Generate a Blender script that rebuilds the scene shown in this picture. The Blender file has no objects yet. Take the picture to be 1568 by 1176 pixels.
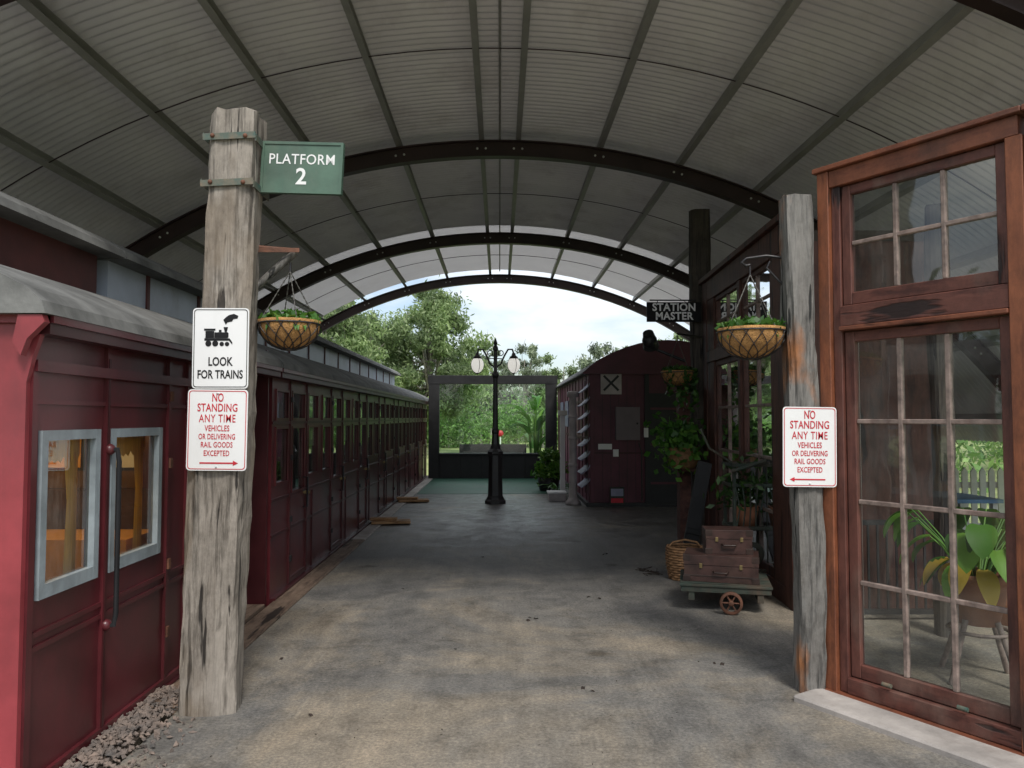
import bpy, math, random
import numpy as np
from mathutils import Vector, Matrix
random.seed(4)
rad=math.radians
sc=bpy.context.scene
sc.view_settings.view_transform='Standard'
sc.view_settings.look='None'
sc.view_settings.exposure=0

# ---------------------------------------------------------------- materials
def newmat(name):
    m=bpy.data.materials.new(name); m.use_nodes=True
    nt=m.node_tree; nt.nodes.clear()
    out=nt.nodes.new('ShaderNodeOutputMaterial')
    return m,nt,out
def N(nt,t,**kw):
    n=nt.nodes.new(t)
    for k,v in kw.items():
        if k in n.inputs: n.inputs[k].default_value=v
        else: setattr(n,k,v)
    return n
def ramp(nt,stops):
    r=nt.nodes.new('ShaderNodeValToRGB'); e=r.color_ramp.elements
    while len(e)<len(stops): e.new(.5)
    for i,(p,c) in enumerate(stops):
        e[i].position=p; e[i].color=(c[0],c[1],c[2],1)
    return r
def coords(nt,stretch=(1,1,1)):
    tc=nt.nodes.new('ShaderNodeTexCoord'); mp=nt.nodes.new('ShaderNodeMapping')
    mp.inputs['Scale'].default_value=stretch
    nt.links.new(tc.outputs['Object'],mp.inputs['Vector']); return mp
def M(name,col,rough=.6,metal=0.,var=.25,scale=3,stretch=(1,1,1),bump=.15,bscale=60,col2=None,bdist=.004,spec=.5,grime=0.,grimecol=(.03,.028,.025),translucent=0.,emit=0.,gpos=.5):
    m,nt,out=newmat(name); L=nt.links.new
    p=N(nt,'ShaderNodeBsdfPrincipled')
    mp=coords(nt,stretch)
    n=N(nt,'ShaderNodeTexNoise',Scale=scale,Detail=9.,Roughness=.62); L(mp.outputs[0],n.inputs['Vector'])
    c1=[c*(1-var) for c in col]; c2=col2 or [min(1,c*(1+var)) for c in col]
    r=ramp(nt,[(.32,c1),(.68,c2)]); L(n.outputs['Fac'],r.inputs[0])
    colout=r.outputs[0]
    if grime>0:
        g=N(nt,'ShaderNodeTexNoise',Scale=scale*.35+.7,Detail=10.,Roughness=.7); tc=coords(nt,(1,1,.45)); L(tc.outputs[0],g.inputs['Vector'])
        gr=ramp(nt,[(gpos,(0,0,0)),(gpos+.22,(grime,)*3)]); L(g.outputs['Fac'],gr.inputs[0])
        mx=N(nt,'ShaderNodeMix',data_type='RGBA'); L(gr.outputs[0],mx.inputs[0]); L(colout,mx.inputs[6]); mx.inputs[7].default_value=(*grimecol,1)
        colout=mx.outputs[2]
    L(colout,p.inputs['Base Color'])
    mr=N(nt,'ShaderNodeMapRange'); mr.inputs['To Min'].default_value=max(0.02,rough-.12); mr.inputs['To Max'].default_value=min(1,rough+.12)
    L(n.outputs['Fac'],mr.inputs[0]); L(mr.outputs[0],p.inputs['Roughness'])
    p.inputs['Metallic'].default_value=metal; p.inputs['Specular IOR Level'].default_value=spec
    if emit: p.inputs['Emission Color'].default_value=(1,.97,.9,1); p.inputs['Emission Strength'].default_value=emit
    b=N(nt,'ShaderNodeTexNoise',Scale=bscale,Detail=5.); L(mp.outputs[0],b.inputs['Vector'])
    bp=N(nt,'ShaderNodeBump',Strength=bump,Distance=bdist); L(b.outputs['Fac'],bp.inputs['Height']); L(bp.outputs[0],p.inputs['Normal'])
    if translucent:
        t=N(nt,'ShaderNodeBsdfTranslucent'); t.inputs[0].default_value=(.98,.95,.92,1)
        ms=N(nt,'ShaderNodeMixShader'); ms.inputs[0].default_value=translucent; L(p.outputs[0],ms.inputs[1]); L(t.outputs[0],ms.inputs[2]); L(ms.outputs[0],out.inputs[0])
    else: L(p.outputs[0],out.inputs[0])
    return m
def timber(name,dark,mid,light,tint=None,axis='z',bump=.8,fine=14,rough=.8,tintamt=.7,tpos=.52):
    st={'z':(fine,fine,.9),'y':(fine,.9,fine),'x':(.9,fine,fine),'h':(1.1,1.1,fine)}[axis]
    m,nt,out=newmat(name); L=nt.links.new
    p=N(nt,'ShaderNodeBsdfPrincipled',Roughness=rough); L(p.outputs[0],out.inputs[0])
    mp=coords(nt,st)
    n=N(nt,'ShaderNodeTexNoise',Scale=2.2,Detail=10.,Roughness=.68); L(mp.outputs[0],n.inputs['Vector'])
    r=ramp(nt,[(.3,dark),(.42,mid),(.52,light),(.75,mid)]); L(n.outputs['Fac'],r.inputs[0])
    c=r.outputs[0]
    cr=N(nt,'ShaderNodeTexNoise',Scale=1.3 if fine>10 else 1.0,Detail=4.,Roughness=.5); L(mp.outputs[0],cr.inputs['Vector'])
    crr=ramp(nt,[(.355,(1,1,1)),(.385,(0,0,0))]); L(cr.outputs['Fac'],crr.inputs[0])
    mx0=N(nt,'ShaderNodeMix',data_type='RGBA'); L(crr.outputs[0],mx0.inputs[0]); L(c,mx0.inputs[6]); mx0.inputs[7].default_value=(dark[0]*.6,dark[1]*.6,dark[2]*.6,1); c=mx0.outputs[2]
    if tint:
        mp2=coords(nt,(1,1,.5)); g=N(nt,'ShaderNodeTexNoise',Scale=3.2,Detail=6.); L(mp2.outputs[0],g.inputs['Vector'])
        gr=ramp(nt,[(tpos,(0,0,0)),(tpos+.1,(tintamt,)*3)]); L(g.outputs['Fac'],gr.inputs[0])
        mx=N(nt,'ShaderNodeMix',data_type='RGBA'); L(gr.outputs[0],mx.inputs[0]); L(c,mx.inputs[6]); mx.inputs[7].default_value=(*tint,1); c=mx.outputs[2]
    mp3=coords(nt,(1,1,.6)); g3=N(nt,'ShaderNodeTexNoise',Scale=5.,Detail=12.,Roughness=.8); L(mp3.outputs[0],g3.inputs['Vector'])
    r3=ramp(nt,[(.32,(.45,.43,.41)),(.55,(1,1,1)),(.75,(1.25,1.25,1.25))]); L(g3.outputs['Fac'],r3.inputs[0])
    mm=N(nt,'ShaderNodeMix',data_type='RGBA',blend_type='MULTIPLY'); mm.inputs[0].default_value=.95; L(c,mm.inputs[6]); L(r3.outputs[0],mm.inputs[7]); c=mm.outputs[2]
    L(c,p.inputs['Base Color'])
    ad=N(nt,'ShaderNodeMath',operation='SUBTRACT'); L(n.outputs['Fac'],ad.inputs[0]); L(crr.outputs[0],ad.inputs[1])
    bp=N(nt,'ShaderNodeBump',Strength=bump,Distance=.008); L(ad.outputs[0],bp.inputs['Height']); L(bp.outputs[0],p.inputs['Normal'])
    return m
def glassmat(name,tint=(.9,.95,.93),refl=1.0,dirt=.06):
    m,nt,out=newmat(name); L=nt.links.new
    t=N(nt,'ShaderNodeBsdfTransparent'); t.inputs[0].default_value=(*tint,1)
    g=N(nt,'ShaderNodeBsdfGlossy',Roughness=.02); g.inputs[0].default_value=(1,1,1,1)
    mp=coords(nt); nz=N(nt,'ShaderNodeTexNoise',Scale=2.5,Detail=1.); L(mp.outputs[0],nz.inputs['Vector'])
    bp=N(nt,'ShaderNodeBump',Strength=.25,Distance=.01); L(nz.outputs['Fac'],bp.inputs['Height']); L(bp.outputs[0],g.inputs['Normal'])
    f=N(nt,'ShaderNodeFresnel',IOR=1.45)
    mu=N(nt,'ShaderNodeMath',operation='MULTIPLY_ADD'); mu.inputs[1].default_value=refl*1.6; mu.inputs[2].default_value=.02; L(f.outputs[0],mu.inputs[0])
    mx=N(nt,'ShaderNodeMixShader'); L(mu.outputs[0],mx.inputs[0]); L(t.outputs[0],mx.inputs[1]); L(g.outputs[0],mx.inputs[2])
    d=N(nt,'ShaderNodeBsdfDiffuse'); d.inputs[0].default_value=(.5,.5,.48,1)
    n2=N(nt,'ShaderNodeTexNoise',Scale=5.,Detail=8.); L(mp.outputs[0],n2.inputs['Vector'])
    mr=N(nt,'ShaderNodeMapRange'); mr.inputs['From Min'].default_value=.35; mr.inputs['To Max'].default_value=dirt*2; L(n2.outputs['Fac'],mr.inputs[0])
    mx2=N(nt,'ShaderNodeMixShader'); L(mr.outputs[0],mx2.inputs[0]); L(mx.outputs[0],mx2.inputs[1]); L(d.outputs[0],mx2.inputs[2])
    L(mx2.outputs[0],out.inputs[0]); return m
def leafmat(name,c1,c2,c3=None,trans=.3):
    m,nt,out=newmat(name); L=nt.links.new
    g=N(nt,'ShaderNodeNewGeometry'); r=ramp(nt,[(0,c1),(.6,c2),(1,c3 or c2)]); L(g.outputs['Random Per Island'],r.inputs[0])
    mp=coords(nt); nz=N(nt,'ShaderNodeTexNoise',Scale=.7,Detail=2.); L(mp.outputs[0],nz.inputs['Vector'])
    hs=N(nt,'ShaderNodeMix',data_type='RGBA',blend_type='MULTIPLY'); hs.inputs[0].default_value=1
    r2=ramp(nt,[(.35,(.65,.65,.7)),(.65,(1.2,1.2,1.08))]); L(nz.outputs['Fac'],r2.inputs[0]); L(r.outputs[0],hs.inputs[6]); L(r2.outputs[0],hs.inputs[7])
    d=N(nt,'ShaderNodeBsdfPrincipled',Roughness=.5); L(hs.outputs[2],d.inputs['Base Color'])
    t=N(nt,'ShaderNodeBsdfTranslucent'); L(hs.outputs[2],t.inputs[0])
    mx=N(nt,'ShaderNodeMixShader'); mx.inputs[0].default_value=trans; L(d.outputs[0],mx.inputs[1]); L(t.outputs[0],mx.inputs[2]); L(mx.outputs[0],out.inputs[0])
    return m
def emis(name,col,s):
    m,nt,out=newmat(name); e=N(nt,'ShaderNodeEmission',Strength=s); e.inputs[0].default_value=(*col,1); nt.links.new(e.outputs[0],out.inputs[0]); return m

# ---------------------------------------------------------------- mesh builder
class B:
    def __init__(s): s.v=[];s.f=[];s.m=[];s.sm=[];s.mats=[];s.M=Matrix()
    def mi(s,mat):
        if mat not in s.mats: s.mats.append(mat)
        return s.mats.index(mat)
    def add(s,vs,fs,mat,smooth=False):
        o=len(s.v); i=s.mi(mat)
        s.v+= [tuple(s.M@Vector(v)) for v in vs]
        for f in fs: s.f.append([o+k for k in f]); s.m.append(i); s.sm.append(smooth)
    def box(s,x0,x1,y0,y1,z0,z1,mat,R=None,c=None):
        vs=[Vector((x,y,z)) for x in (x0,x1) for y in (y0,y1) for z in (z0,z1)]
        if R is not None:
            c=Vector(c) if c else Vector(((x0+x1)/2,(y0+y1)/2,(z0+z1)/2)); vs=[R@(v-c)+c for v in vs]
        s.add(vs,[(0,1,3,2),(4,6,7,5),(0,4,5,1),(2,3,7,6),(0,2,6,4),(1,5,7,3)],mat)
    def tube(s,pts,r,mat,n=8,caps=True,smooth=True):
        pts=[Vector(p) for p in pts]; rs=r if isinstance(r,(list,tuple)) else [r]*len(pts)
        vs=[];fs=[]; up=Vector((0,0,1))
        t0=(pts[1]-pts[0]).normalized(); a=t0.cross(up)
        if a.length<.05: a=t0.cross(Vector((1,0,0)))
        a.normalize()
        for i,p in enumerate(pts):
            t=(pts[min(i+1,len(pts)-1)]-pts[max(i-1,0)]).normalized()
            a=(a-t*a.dot(t)).normalized(); b=t.cross(a)
            for k in range(n):
                an=2*math.pi*k/n; vs.append(p+(a*math.cos(an)+b*math.sin(an))*rs[i])
        for i in range(len(pts)-1):
            for k in range(n): fs.append((i*n+k,i*n+(k+1)%n,(i+1)*n+(k+1)%n,(i+1)*n+k))
        s.add(vs,fs,mat,smooth)
        if caps: s.add(vs[:n],[tuple(range(n))[::-1]],mat); s.add(vs[-n:],[tuple(range(n))],mat)
    def cyl(s,p0,p1,r0,r1,mat,n=16,smooth=True): s.tube([p0,p1],[r0,r1],mat,n,True,smooth)
    def lathe(s,prof,c,mat,n=20,smooth=True,axis='z'):
        vs=[];fs=[]
        for (r,z) in prof:
            for k in range(n):
                a=2*math.pi*(k+.5)/n
                if axis=='z': vs.append((c[0]+r*math.cos(a),c[1]+r*math.sin(a),c[2]+z))
                elif axis=='y': vs.append((c[0]+r*math.cos(a),c[1]+z,c[2]+r*math.sin(a)))
                else: vs.append((c[0]+z,c[1]+r*math.cos(a),c[2]+r*math.sin(a)))
        for i in range(len(prof)-1):
            for k in range(n): fs.append((i*n+k,i*n+(k+1)%n,(i+1)*n+(k+1)%n,(i+1)*n+k))
        s.add(vs,fs,mat,smooth)
    def ball(s,c,r,mat,n=14,sx=1,sz=1):
        s.lathe([(r*sx*math.sin(math.pi*i/n),-r*sz*math.cos(math.pi*i/n)) for i in range(n+1)],c,mat,n+4)
    def extr(s,prof,y0,y1,mat,caps=True,smooth=False):
        n=len(prof); vs=[(x,y0,z) for x,z in prof]+[(x,y1,z) for x,z in prof]
        s.add(vs,[(k,(k+1)%n,n+(k+1)%n,n+k) for k in range(n)],mat,smooth)
        if caps: s.add(vs,[tuple(range(n)),tuple(range(n,2*n))[::-1]],mat)
    def poly(s,pts,mat): s.add(pts,[tuple(range(len(pts)))],mat)
    def beam(s,p0,p1,w0,w1,d,mat,segs=26,jit=.006,seed=1,cham=.2):
        rnd=random.Random(seed); p0=Vector(p0);p1=Vector(p1); vs=[];fs=[]
        base=[(-1,-1+cham*2),(-1+cham,-1+cham*.4),(-1+cham*2,-1),(-.3,-1),(.3,-1),(1-cham*2,-1),(1-cham*.5,-1+cham*.6),(1,-1+cham*2),(1,0),(1,1-cham*2),(1-cham*2,1),(0,1),(-1+cham*2,1),(-1,1-cham*2),(-1,0)]
        base=[(x*(1-rnd.random()*.05),y*(1-rnd.random()*.05)) for x,y in base]; n=len(base)
        ph=[rnd.random()*6 for _ in range(n)]; bow=rnd.uniform(-.012,.012)
        for i in range(segs+1):
            t=i/segs; p=p0.lerp(p1,t)+Vector((bow*math.sin(t*5),0,0)); w=(w0+(w1-w0)*t)/2
            for k,(x,y) in enumerate(base):
                j=jit*math.sin(ph[k]+t*9+k)+rnd.uniform(-jit,jit)*.6
                vs.append(p+Vector((x*(w+j),y*(d/2+j),rnd.uniform(-.014,.014) if i in(0,segs) else 0)))
        for i in range(segs):
            for k in range(n): fs.append((i*n+k,i*n+(k+1)%n,(i+1)*n+(k+1)%n,(i+1)*n+k))
        s.add(vs,fs,mat,False); s.add(vs[-n:],[tuple(range(n))],mat)
    def text(s,txt,o,xd,up,size,mat,xs=1.,bold=.012,sp=1.0):
        cu=bpy.data.curves.new('t','FONT'); cu.body=txt; cu.size=size; cu.align_x='CENTER'; cu.align_y='CENTER'; cu.resolution_u=3; cu.offset=bold*size; cu.space_character=sp
        ob=bpy.data.objects.new('t',cu); sc.collection.objects.link(ob); bpy.context.view_layer.update()
        me=ob.evaluated_get(bpy.context.evaluated_depsgraph_get()).to_mesh()
        o=Vector(o);xd=Vector(xd).normalized();up=Vector(up).normalized()
        s.add([o+xd*(v.co.x*xs)+up*v.co.y for v in me.vertices],[tuple(p.vertices) for p in me.polygons],mat)
        bpy.data.objects.remove(ob); bpy.data.curves.remove(cu)
    def build(s,name,bevel=0,segs=1):
        me=bpy.data.meshes.new(name); me.from_pydata(s.v,[],s.f)
        for m in s.mats: me.materials.append(m)
        me.polygons.foreach_set('material_index',s.m); me.polygons.foreach_set('use_smooth',s.sm); me.update()
        ob=bpy.data.objects.new(name,me); sc.collection.objects.link(ob)
        if bevel:
            mo=ob.modifiers.new('bevel','BEVEL'); mo.width=bevel; mo.segments=segs; mo.limit_method='ANGLE'; mo.angle_limit=rad(50)
        return ob
def leafcloud(b,pts,ln,wd,mat,rng,droop=0.,up=0.):
    n=len(pts); a=rng.normal(size=(n,3)); a[:,2]-=droop; a/=np.linalg.norm(a,axis=1)[:,None]
    c=rng.normal(size=(n,3)); c[:,2]*= (1-up); bb=np.cross(a,c); bb/=np.linalg.norm(bb,axis=1)[:,None]
    l=(ln*rng.uniform(.6,1.3,n))[:,None]; w=(wd*rng.uniform(.6,1.3,n))[:,None]
    V=np.stack([pts-a*l,pts+bb*w,pts+a*l,pts-bb*w],1).reshape(-1,3)
    o=len(b.v); i=b.mi(mat); b.v+=[tuple(x) for x in V.tolist()]
    b.f+=[[o+4*k,o+4*k+1,o+4*k+2,o+4*k+3] for k in range(n)]; b.m+=[i]*n; b.sm+=[False]*n
def bigleaf(b,base,dirv,length,width,mat,droop=.5,segs=6,fold=.25):
    base=Vector(base); d=Vector(dirv).normalized(); side=d.cross(Vector((0,0,1)))
    if side.length<.05: side=Vector((1,0,0))
    side.normalize(); p=base.copy(); vs=[];fs=[]
    for i in range(segs+1):
        t=i/segs; w=width*math.sin(math.pi*min(1,(.08+t*.92)))**.7*(1-.25*t) if i<segs else 0.002
        nrm=side.cross(d).normalized()
        vs+= [p-side*w/2+nrm*w*fold,p.copy(),p+side*w/2+nrm*w*fold]
        d=(d+Vector((0,0,-droop/segs*1.6))).normalized(); p=p+d*length/segs
    for i in range(segs):
        o=i*3; fs+=[(o,o+1,o+4,o+3),(o+1,o+2,o+5,o+4)]
    b.add(vs,fs,mat,True)

# ---------------------------------------------------------------- palette
m_roof=M('corrugated_steel',(.55,.53,.50),rough=.38,metal=.35,var=.12,scale=.8,bump=.05,bscale=20,grime=.7,grimecol=(.30,.26,.22),translucent=.015)  # slight translucency added to the steel for even fill light below
m_roof2=M('lit_bay_roof_sheet',(.68,.67,.66),rough=.45,var=.08,scale=.8,bump=.05,bscale=20,grime=.4,grimecol=(.5,.45,.42),translucent=.16)  # end bay: paler, more translucent copy of the roof so it looks lit
m_rib=M('rib_steel',(.032,.017,.017),rough=.45,var=.4,scale=2)
m_purl=M('purlin_steel',(.30,.295,.28),rough=.5,var=.15,metal=.1)
m_bolt=M('bolt_zinc',(.6,.6,.6),rough=.4)
m_post=timber('weathered_post',(.045,.037,.03),(.155,.135,.112),(.30,.265,.225),tint=(.17,.13,.09),tintamt=.6)
m_post2=timber('grey_post',(.03,.03,.028),(.105,.10,.092),(.19,.18,.165),tint=(.34,.13,.04),tintamt=.9,tpos=.59)
m_post3=timber('dark_post',(.012,.01,.01),(.045,.038,.033),(.09,.075,.06))
fa=dict(fine=6,bump=.3,rough=.6,tint=(.11,.045,.028),tintamt=.6)
m_frame=timber('orange_frame',(.07,.025,.013),(.165,.05,.022),(.235,.076,.032),**fa)
m_frameh=timber('orange_frame_rail',(.07,.025,.013),(.15,.045,.022),(.21,.068,.032),axis='h',**fa)
sa_=dict(fine=6,bump=.35,rough=.6,tint=(.17,.11,.085),tintamt=.5)
m_sash=timber('red_sash',(.03,.011,.009),(.08,.024,.017),(.125,.043,.03),**sa_)
m_sashh=timber('red_sash_rail',(.03,.011,.009),(.08,.024,.017),(.125,.043,.03),axis='h',**sa_)
m_munt=M('muntin',(.22,.165,.14),rough=.6,var=.5,scale=14,grime=.6,grimecol=(.09,.035,.022))
m_cream=M('cream_paint',(.62,.62,.56),rough=.5,var=.12,scale=5)
m_glass=glassmat('window_glass')
m_glass2=glassmat('display_glass',tint=(.82,.97,.88),refl=1.,dirt=.02)
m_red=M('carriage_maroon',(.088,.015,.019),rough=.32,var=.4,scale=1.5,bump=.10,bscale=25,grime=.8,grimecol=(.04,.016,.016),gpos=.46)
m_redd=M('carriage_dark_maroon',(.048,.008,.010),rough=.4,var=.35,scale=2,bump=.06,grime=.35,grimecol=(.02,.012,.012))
m_pink=M('faded_red',(.27,.04,.048),rough=.5,var=.3,scale=2,bump=.08,grime=.6,grimecol=(.13,.03,.035))
m_croof=M('canvas_roof',(.11,.11,.105),rough=.8,var=.4,scale=3,bump=.6,bscale=35,col2=(.20,.20,.19),grime=.5,grimecol=(.06,.06,.055))
m_clere=M('pale_clerestory',(.40,.44,.52),rough=.45,var=.2,scale=1.2,grime=.6,grimecol=(.2,.17,.17))
m_cler2=M('rusty_clerestory',(.10,.03,.028),rough=.6,var=.35,scale=3)
m_alu=M('window_surround',(.25,.29,.31),rough=.5,var=.25,scale=6,grime=.5,grimecol=(.13,.13,.13))
m_black=M('black_paint',(.014,.014,.015),rough=.5,var=.4,scale=6)
m_matte=M('matte_black_rail',(.012,.012,.013),rough=.8,var=.3,spec=.2)
m_iron=M('cast_iron',(.022,.02,.022),rough=.4,var=.3,scale=8)
m_chain=M('chain_steel',(.08,.075,.065),rough=.5,var=.3,scale=8)
m_rust=M('rusty_iron',(.12,.05,.028),rough=.75,var=.5,scale=12,bump=.5)
m_patina=M('green_patina',(.05,.14,.12),rough=.6,var=.4,scale=14,bump=.4,col2=(.16,.12,.08))
m_white=M('sign_white',(.74,.74,.73),rough=.4,var=.03,scale=3,bump=.02,grime=.25,grimecol=(.5,.47,.43))
m_letter=M('letter_white',(.88,.88,.88),rough=.5,var=.02)
m_signred=M('sign_red',(.50,.02,.035),rough=.4,var=.08)
m_signblk=M('sign_black',(.012,.012,.013),rough=.6,var=.1,spec=.2)
m_green=M('sign_green',(.065,.12,.085),rough=.5,var=.25,scale=5,grime=.5,grimecol=(.13,.13,.10))
m_coir=M('coir',(.36,.19,.065),rough=.95,var=.4,scale=18,bump=1.,bscale=120,bdist=.01)
m_wick=M('wicker',(.24,.13,.06),rough=.8,var=.4,scale=25)
m_leath=M('old_leather',(.045,.020,.016),rough=.5,var=.5,scale=9,bump=.4,grime=.6,grimecol=(.10,.06,.042))
m_leath2=M('dark_trim_leather',(.03,.016,.012),rough=.5,var=.4,scale=9,bump=.3)
m_brass=M('brass',(.25,.19,.09),rough=.45,metal=.8)
m_greenp=M('old_green_paint',(.026,.042,.032),rough=.7,var=.5,scale=10,grime=1.,grimecol=(.075,.052,.035),gpos=.42)
m_terra=M('terracotta',(.36,.15,.08),rough=.8,var=.25,scale=6)
m_soil=M('soil',(.035,.024,.016),rough=1,var=.4,bump=1,bdist=.02)
m_cop=timber('coping_timber',(.05,.03,.02),(.13,.085,.06),(.20,.14,.10),axis='y',fine=8)
m_plank=timber('orange_plank',(.12,.05,.02),(.33,.17,.07),(.42,.25,.13),axis='x',fine=8)
m_slab=M('pale_slab',(.34,.31,.285),rough=.85,var=.3,scale=4,bump=.5,grime=.7,grimecol=(.17,.14,.12))
m_carpet=M('green_matting',(.02,.08,.05),rough=.55,var=.35,scale=3,bump=.6,bscale=200,grime=.6,grimecol=(.06,.07,.06))
m_int=M('carriage_interior',(.11,.055,.028),rough=.5,var=.3)
m_intd=M('dark_interior',(.05,.035,.025),rough=.7,var=.3)
m_seat=M('seat_orange',(.60,.30,.05),rough=.8,var=.2)
m_curt=M('curtain_gold',(.75,.42,.09),rough=.8,var=.2,stretch=(20,20,1))
m_lampw=M('opal_glass',(.8,.8,.78),rough=.15,var=.02,emit=.6)
m_bark=timber('eucalypt_bark',(.12,.10,.08),(.28,.25,.21),(.42,.39,.34),fine=4,bump=.3)
m_euc=leafmat('eucalypt_leaves',(.13,.20,.08),(.25,.35,.15),(.38,.47,.24),.45)
m_euc2=leafmat('grey_green_leaves',(.14,.19,.125),(.24,.29,.20),(.35,.40,.29),.4)
m_bush=leafmat('bush_leaves',(.09,.19,.05),(.20,.35,.10),(.32,.48,.16),.45)
m_pot=leafmat('pot_leaves',(.03,.10,.012),(.07,.20,.025),(.16,.33,.05),.3)
m_ivy=leafmat('ivy_leaves',(.02,.06,.01),(.045,.12,.02),(.09,.20,.035),.3)
m_lime=leafmat('lime_leaves',(.06,.17,.02),(.10,.26,.03),(.22,.38,.05),.35)
m_yel=leafmat('yellow_leaves',(.45,.28,.04),(.5,.35,.06))
m_stone=M('stones',(.11,.105,.10),rough=.9,var=.4,scale=9,bump=.4,col2=(.24,.18,.145))
m_dry=M('dry_leaf',(.03,.02,.015),rough=.9,var=.4,scale=20)
m_vanend=M('van_maroon',(.095,.022,.036),rough=.5,var=.35,scale=2,bump=.15,grime=.4,grimecol=(.05,.02,.025))
m_vanside=M('van_side',(.20,.06,.10),rough=.5,var=.3,scale=2)
m_grey=M('grey_box',(.15,.12,.13),rough=.5,var=.15)
m_pale=M('pale_pipe',(.45,.40,.39),rough=.6,var=.2,scale=5)
m_louv=M('louvre',(.26,.27,.36),rough=.5,var=.2)
m_brick=M('dark_brick',(.10,.045,.035),rough=.9,var=.5,scale=14,bump=.8)
m_dkw=timber('dark_window_timber',(.018,.007,.006),(.06,.022,.015),(.10,.038,.026),fine=6,bump=.3,rough=.6)

def floor_material():
    m,nt,out=newmat('platform_concrete'); L=nt.links.new
    p=N(nt,'ShaderNodeBsdfPrincipled'); L(p.outputs[0],out.inputs[0]); mp=coords(nt)
    n1=N(nt,'ShaderNodeTexNoise',Scale=.5,Detail=9.,Roughness=.66,Distortion=.6); L(mp.outputs[0],n1.inputs['Vector'])
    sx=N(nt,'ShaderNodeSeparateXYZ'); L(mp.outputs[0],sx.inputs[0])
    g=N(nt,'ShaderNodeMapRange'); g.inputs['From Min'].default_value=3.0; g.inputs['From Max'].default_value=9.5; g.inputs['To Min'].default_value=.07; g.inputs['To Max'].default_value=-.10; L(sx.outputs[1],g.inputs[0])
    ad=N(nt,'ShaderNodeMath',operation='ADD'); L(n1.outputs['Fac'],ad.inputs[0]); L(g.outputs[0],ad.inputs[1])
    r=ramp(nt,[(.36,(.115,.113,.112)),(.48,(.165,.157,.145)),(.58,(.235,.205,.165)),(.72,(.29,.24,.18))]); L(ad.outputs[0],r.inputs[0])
    n2=N(nt,'ShaderNodeTexNoise',Scale=2.6,Detail=13.,Roughness=.78,Distortion=.3); L(mp.outputs[0],n2.inputs['Vector'])
    r2=ramp(nt,[(.34,(.52,.51,.50)),(.5,(.94,.94,.93)),(.66,(1.25,1.22,1.18))]); L(n2.outputs['Fac'],r2.inputs[0])
    mx=N(nt,'ShaderNodeMix',data_type='RGBA',blend_type='MULTIPLY'); mx.inputs[0].default_value=1; L(r.outputs[0],mx.inputs[6]); L(r2.outputs[0],mx.inputs[7])
    n3=N(nt,'ShaderNodeTexNoise',Scale=50.,Detail=7.,Roughness=.85); L(mp.outputs[0],n3.inputs['Vector'])
    r3=ramp(nt,[(.3,(.3,.3,.3)),(.5,(1,1,1)),(.68,(1.8,1.76,1.7))]); L(n3.outputs['Fac'],r3.inputs[0])
    mx2=N(nt,'ShaderNodeMix',data_type='RGBA',blend_type='MULTIPLY'); mx2.inputs[0].default_value=.9; L(mx.outputs[2],mx2.inputs[6]); L(r3.outputs[0],mx2.inputs[7])
    v=N(nt,'ShaderNodeTexVoronoi',Scale=1.1,Randomness=1.); L(mp.outputs[0],v.inputs['Vector'])
    n4=N(nt,'ShaderNodeTexNoise',Scale=9.,Detail=6.); L(mp.outputs[0],n4.inputs['Vector'])
    sm=N(nt,'ShaderNodeMath',operation='MULTIPLY_ADD'); L(n4.outputs['Fac'],sm.inputs[0]); sm.inputs[1].default_value=.2; L(v.outputs['Distance'],sm.inputs[2])
    r4=ramp(nt,[(.15,(.42,.38,.33)),(.21,(1,1,1))]); L(sm.outputs[0],r4.inputs[0])
    mx3=N(nt,'ShaderNodeMix',data_type='RGBA',blend_type='MULTIPLY'); mx3.inputs[0].default_value=.85; L(mx2.outputs[2],mx3.inputs[6]); L(r4.outputs[0],mx3.inputs[7])
    mps=coords(nt,(5,.5,1)); ns=N(nt,'ShaderNodeTexNoise',Scale=1.4,Detail=8.,Roughness=.7); L(mps.outputs[0],ns.inputs['Vector'])
    rs=ramp(nt,[(.35,(.78,.77,.76)),(.6,(1.06,1.06,1.05))]); L(ns.outputs['Fac'],rs.inputs[0])
    mxs=N(nt,'ShaderNodeMix',data_type='RGBA',blend_type='MULTIPLY'); mxs.inputs[0].default_value=.8; L(mx3.outputs[2],mxs.inputs[6]); L(rs.outputs[0],mxs.inputs[7])
    L(mxs.outputs[2],p.inputs['Base Color'])
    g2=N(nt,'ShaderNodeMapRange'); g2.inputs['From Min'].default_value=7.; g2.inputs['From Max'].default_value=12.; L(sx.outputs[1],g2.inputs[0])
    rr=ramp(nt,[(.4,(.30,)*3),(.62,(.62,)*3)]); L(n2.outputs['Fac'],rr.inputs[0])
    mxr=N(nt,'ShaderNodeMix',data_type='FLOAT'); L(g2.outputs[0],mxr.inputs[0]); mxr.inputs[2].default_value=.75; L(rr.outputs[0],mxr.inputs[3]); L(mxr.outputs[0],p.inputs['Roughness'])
    bp=N(nt,'ShaderNodeBump',Strength=.5,Distance=.01)
    a2=N(nt,'ShaderNodeMath',operation='ADD'); L(n2.outputs['Fac'],a2.inputs[0]); L(n3.outputs['Fac'],a2.inputs[1]); L(a2.outputs[0],bp.inputs['Height']); L(bp.outputs[0],p.inputs['Normal'])
    return m
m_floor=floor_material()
m_grass=M('grass_ground',(.17,.24,.07),rough=.95,var=.35,scale=.8,bump=1,bscale=12,bdist=.05,col2=(.36,.38,.16))
m_ballast=M('ballast',(.20,.19,.17),rough=.95,var=.5,scale=12,bump=1,bscale=20,bdist=.05)

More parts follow.
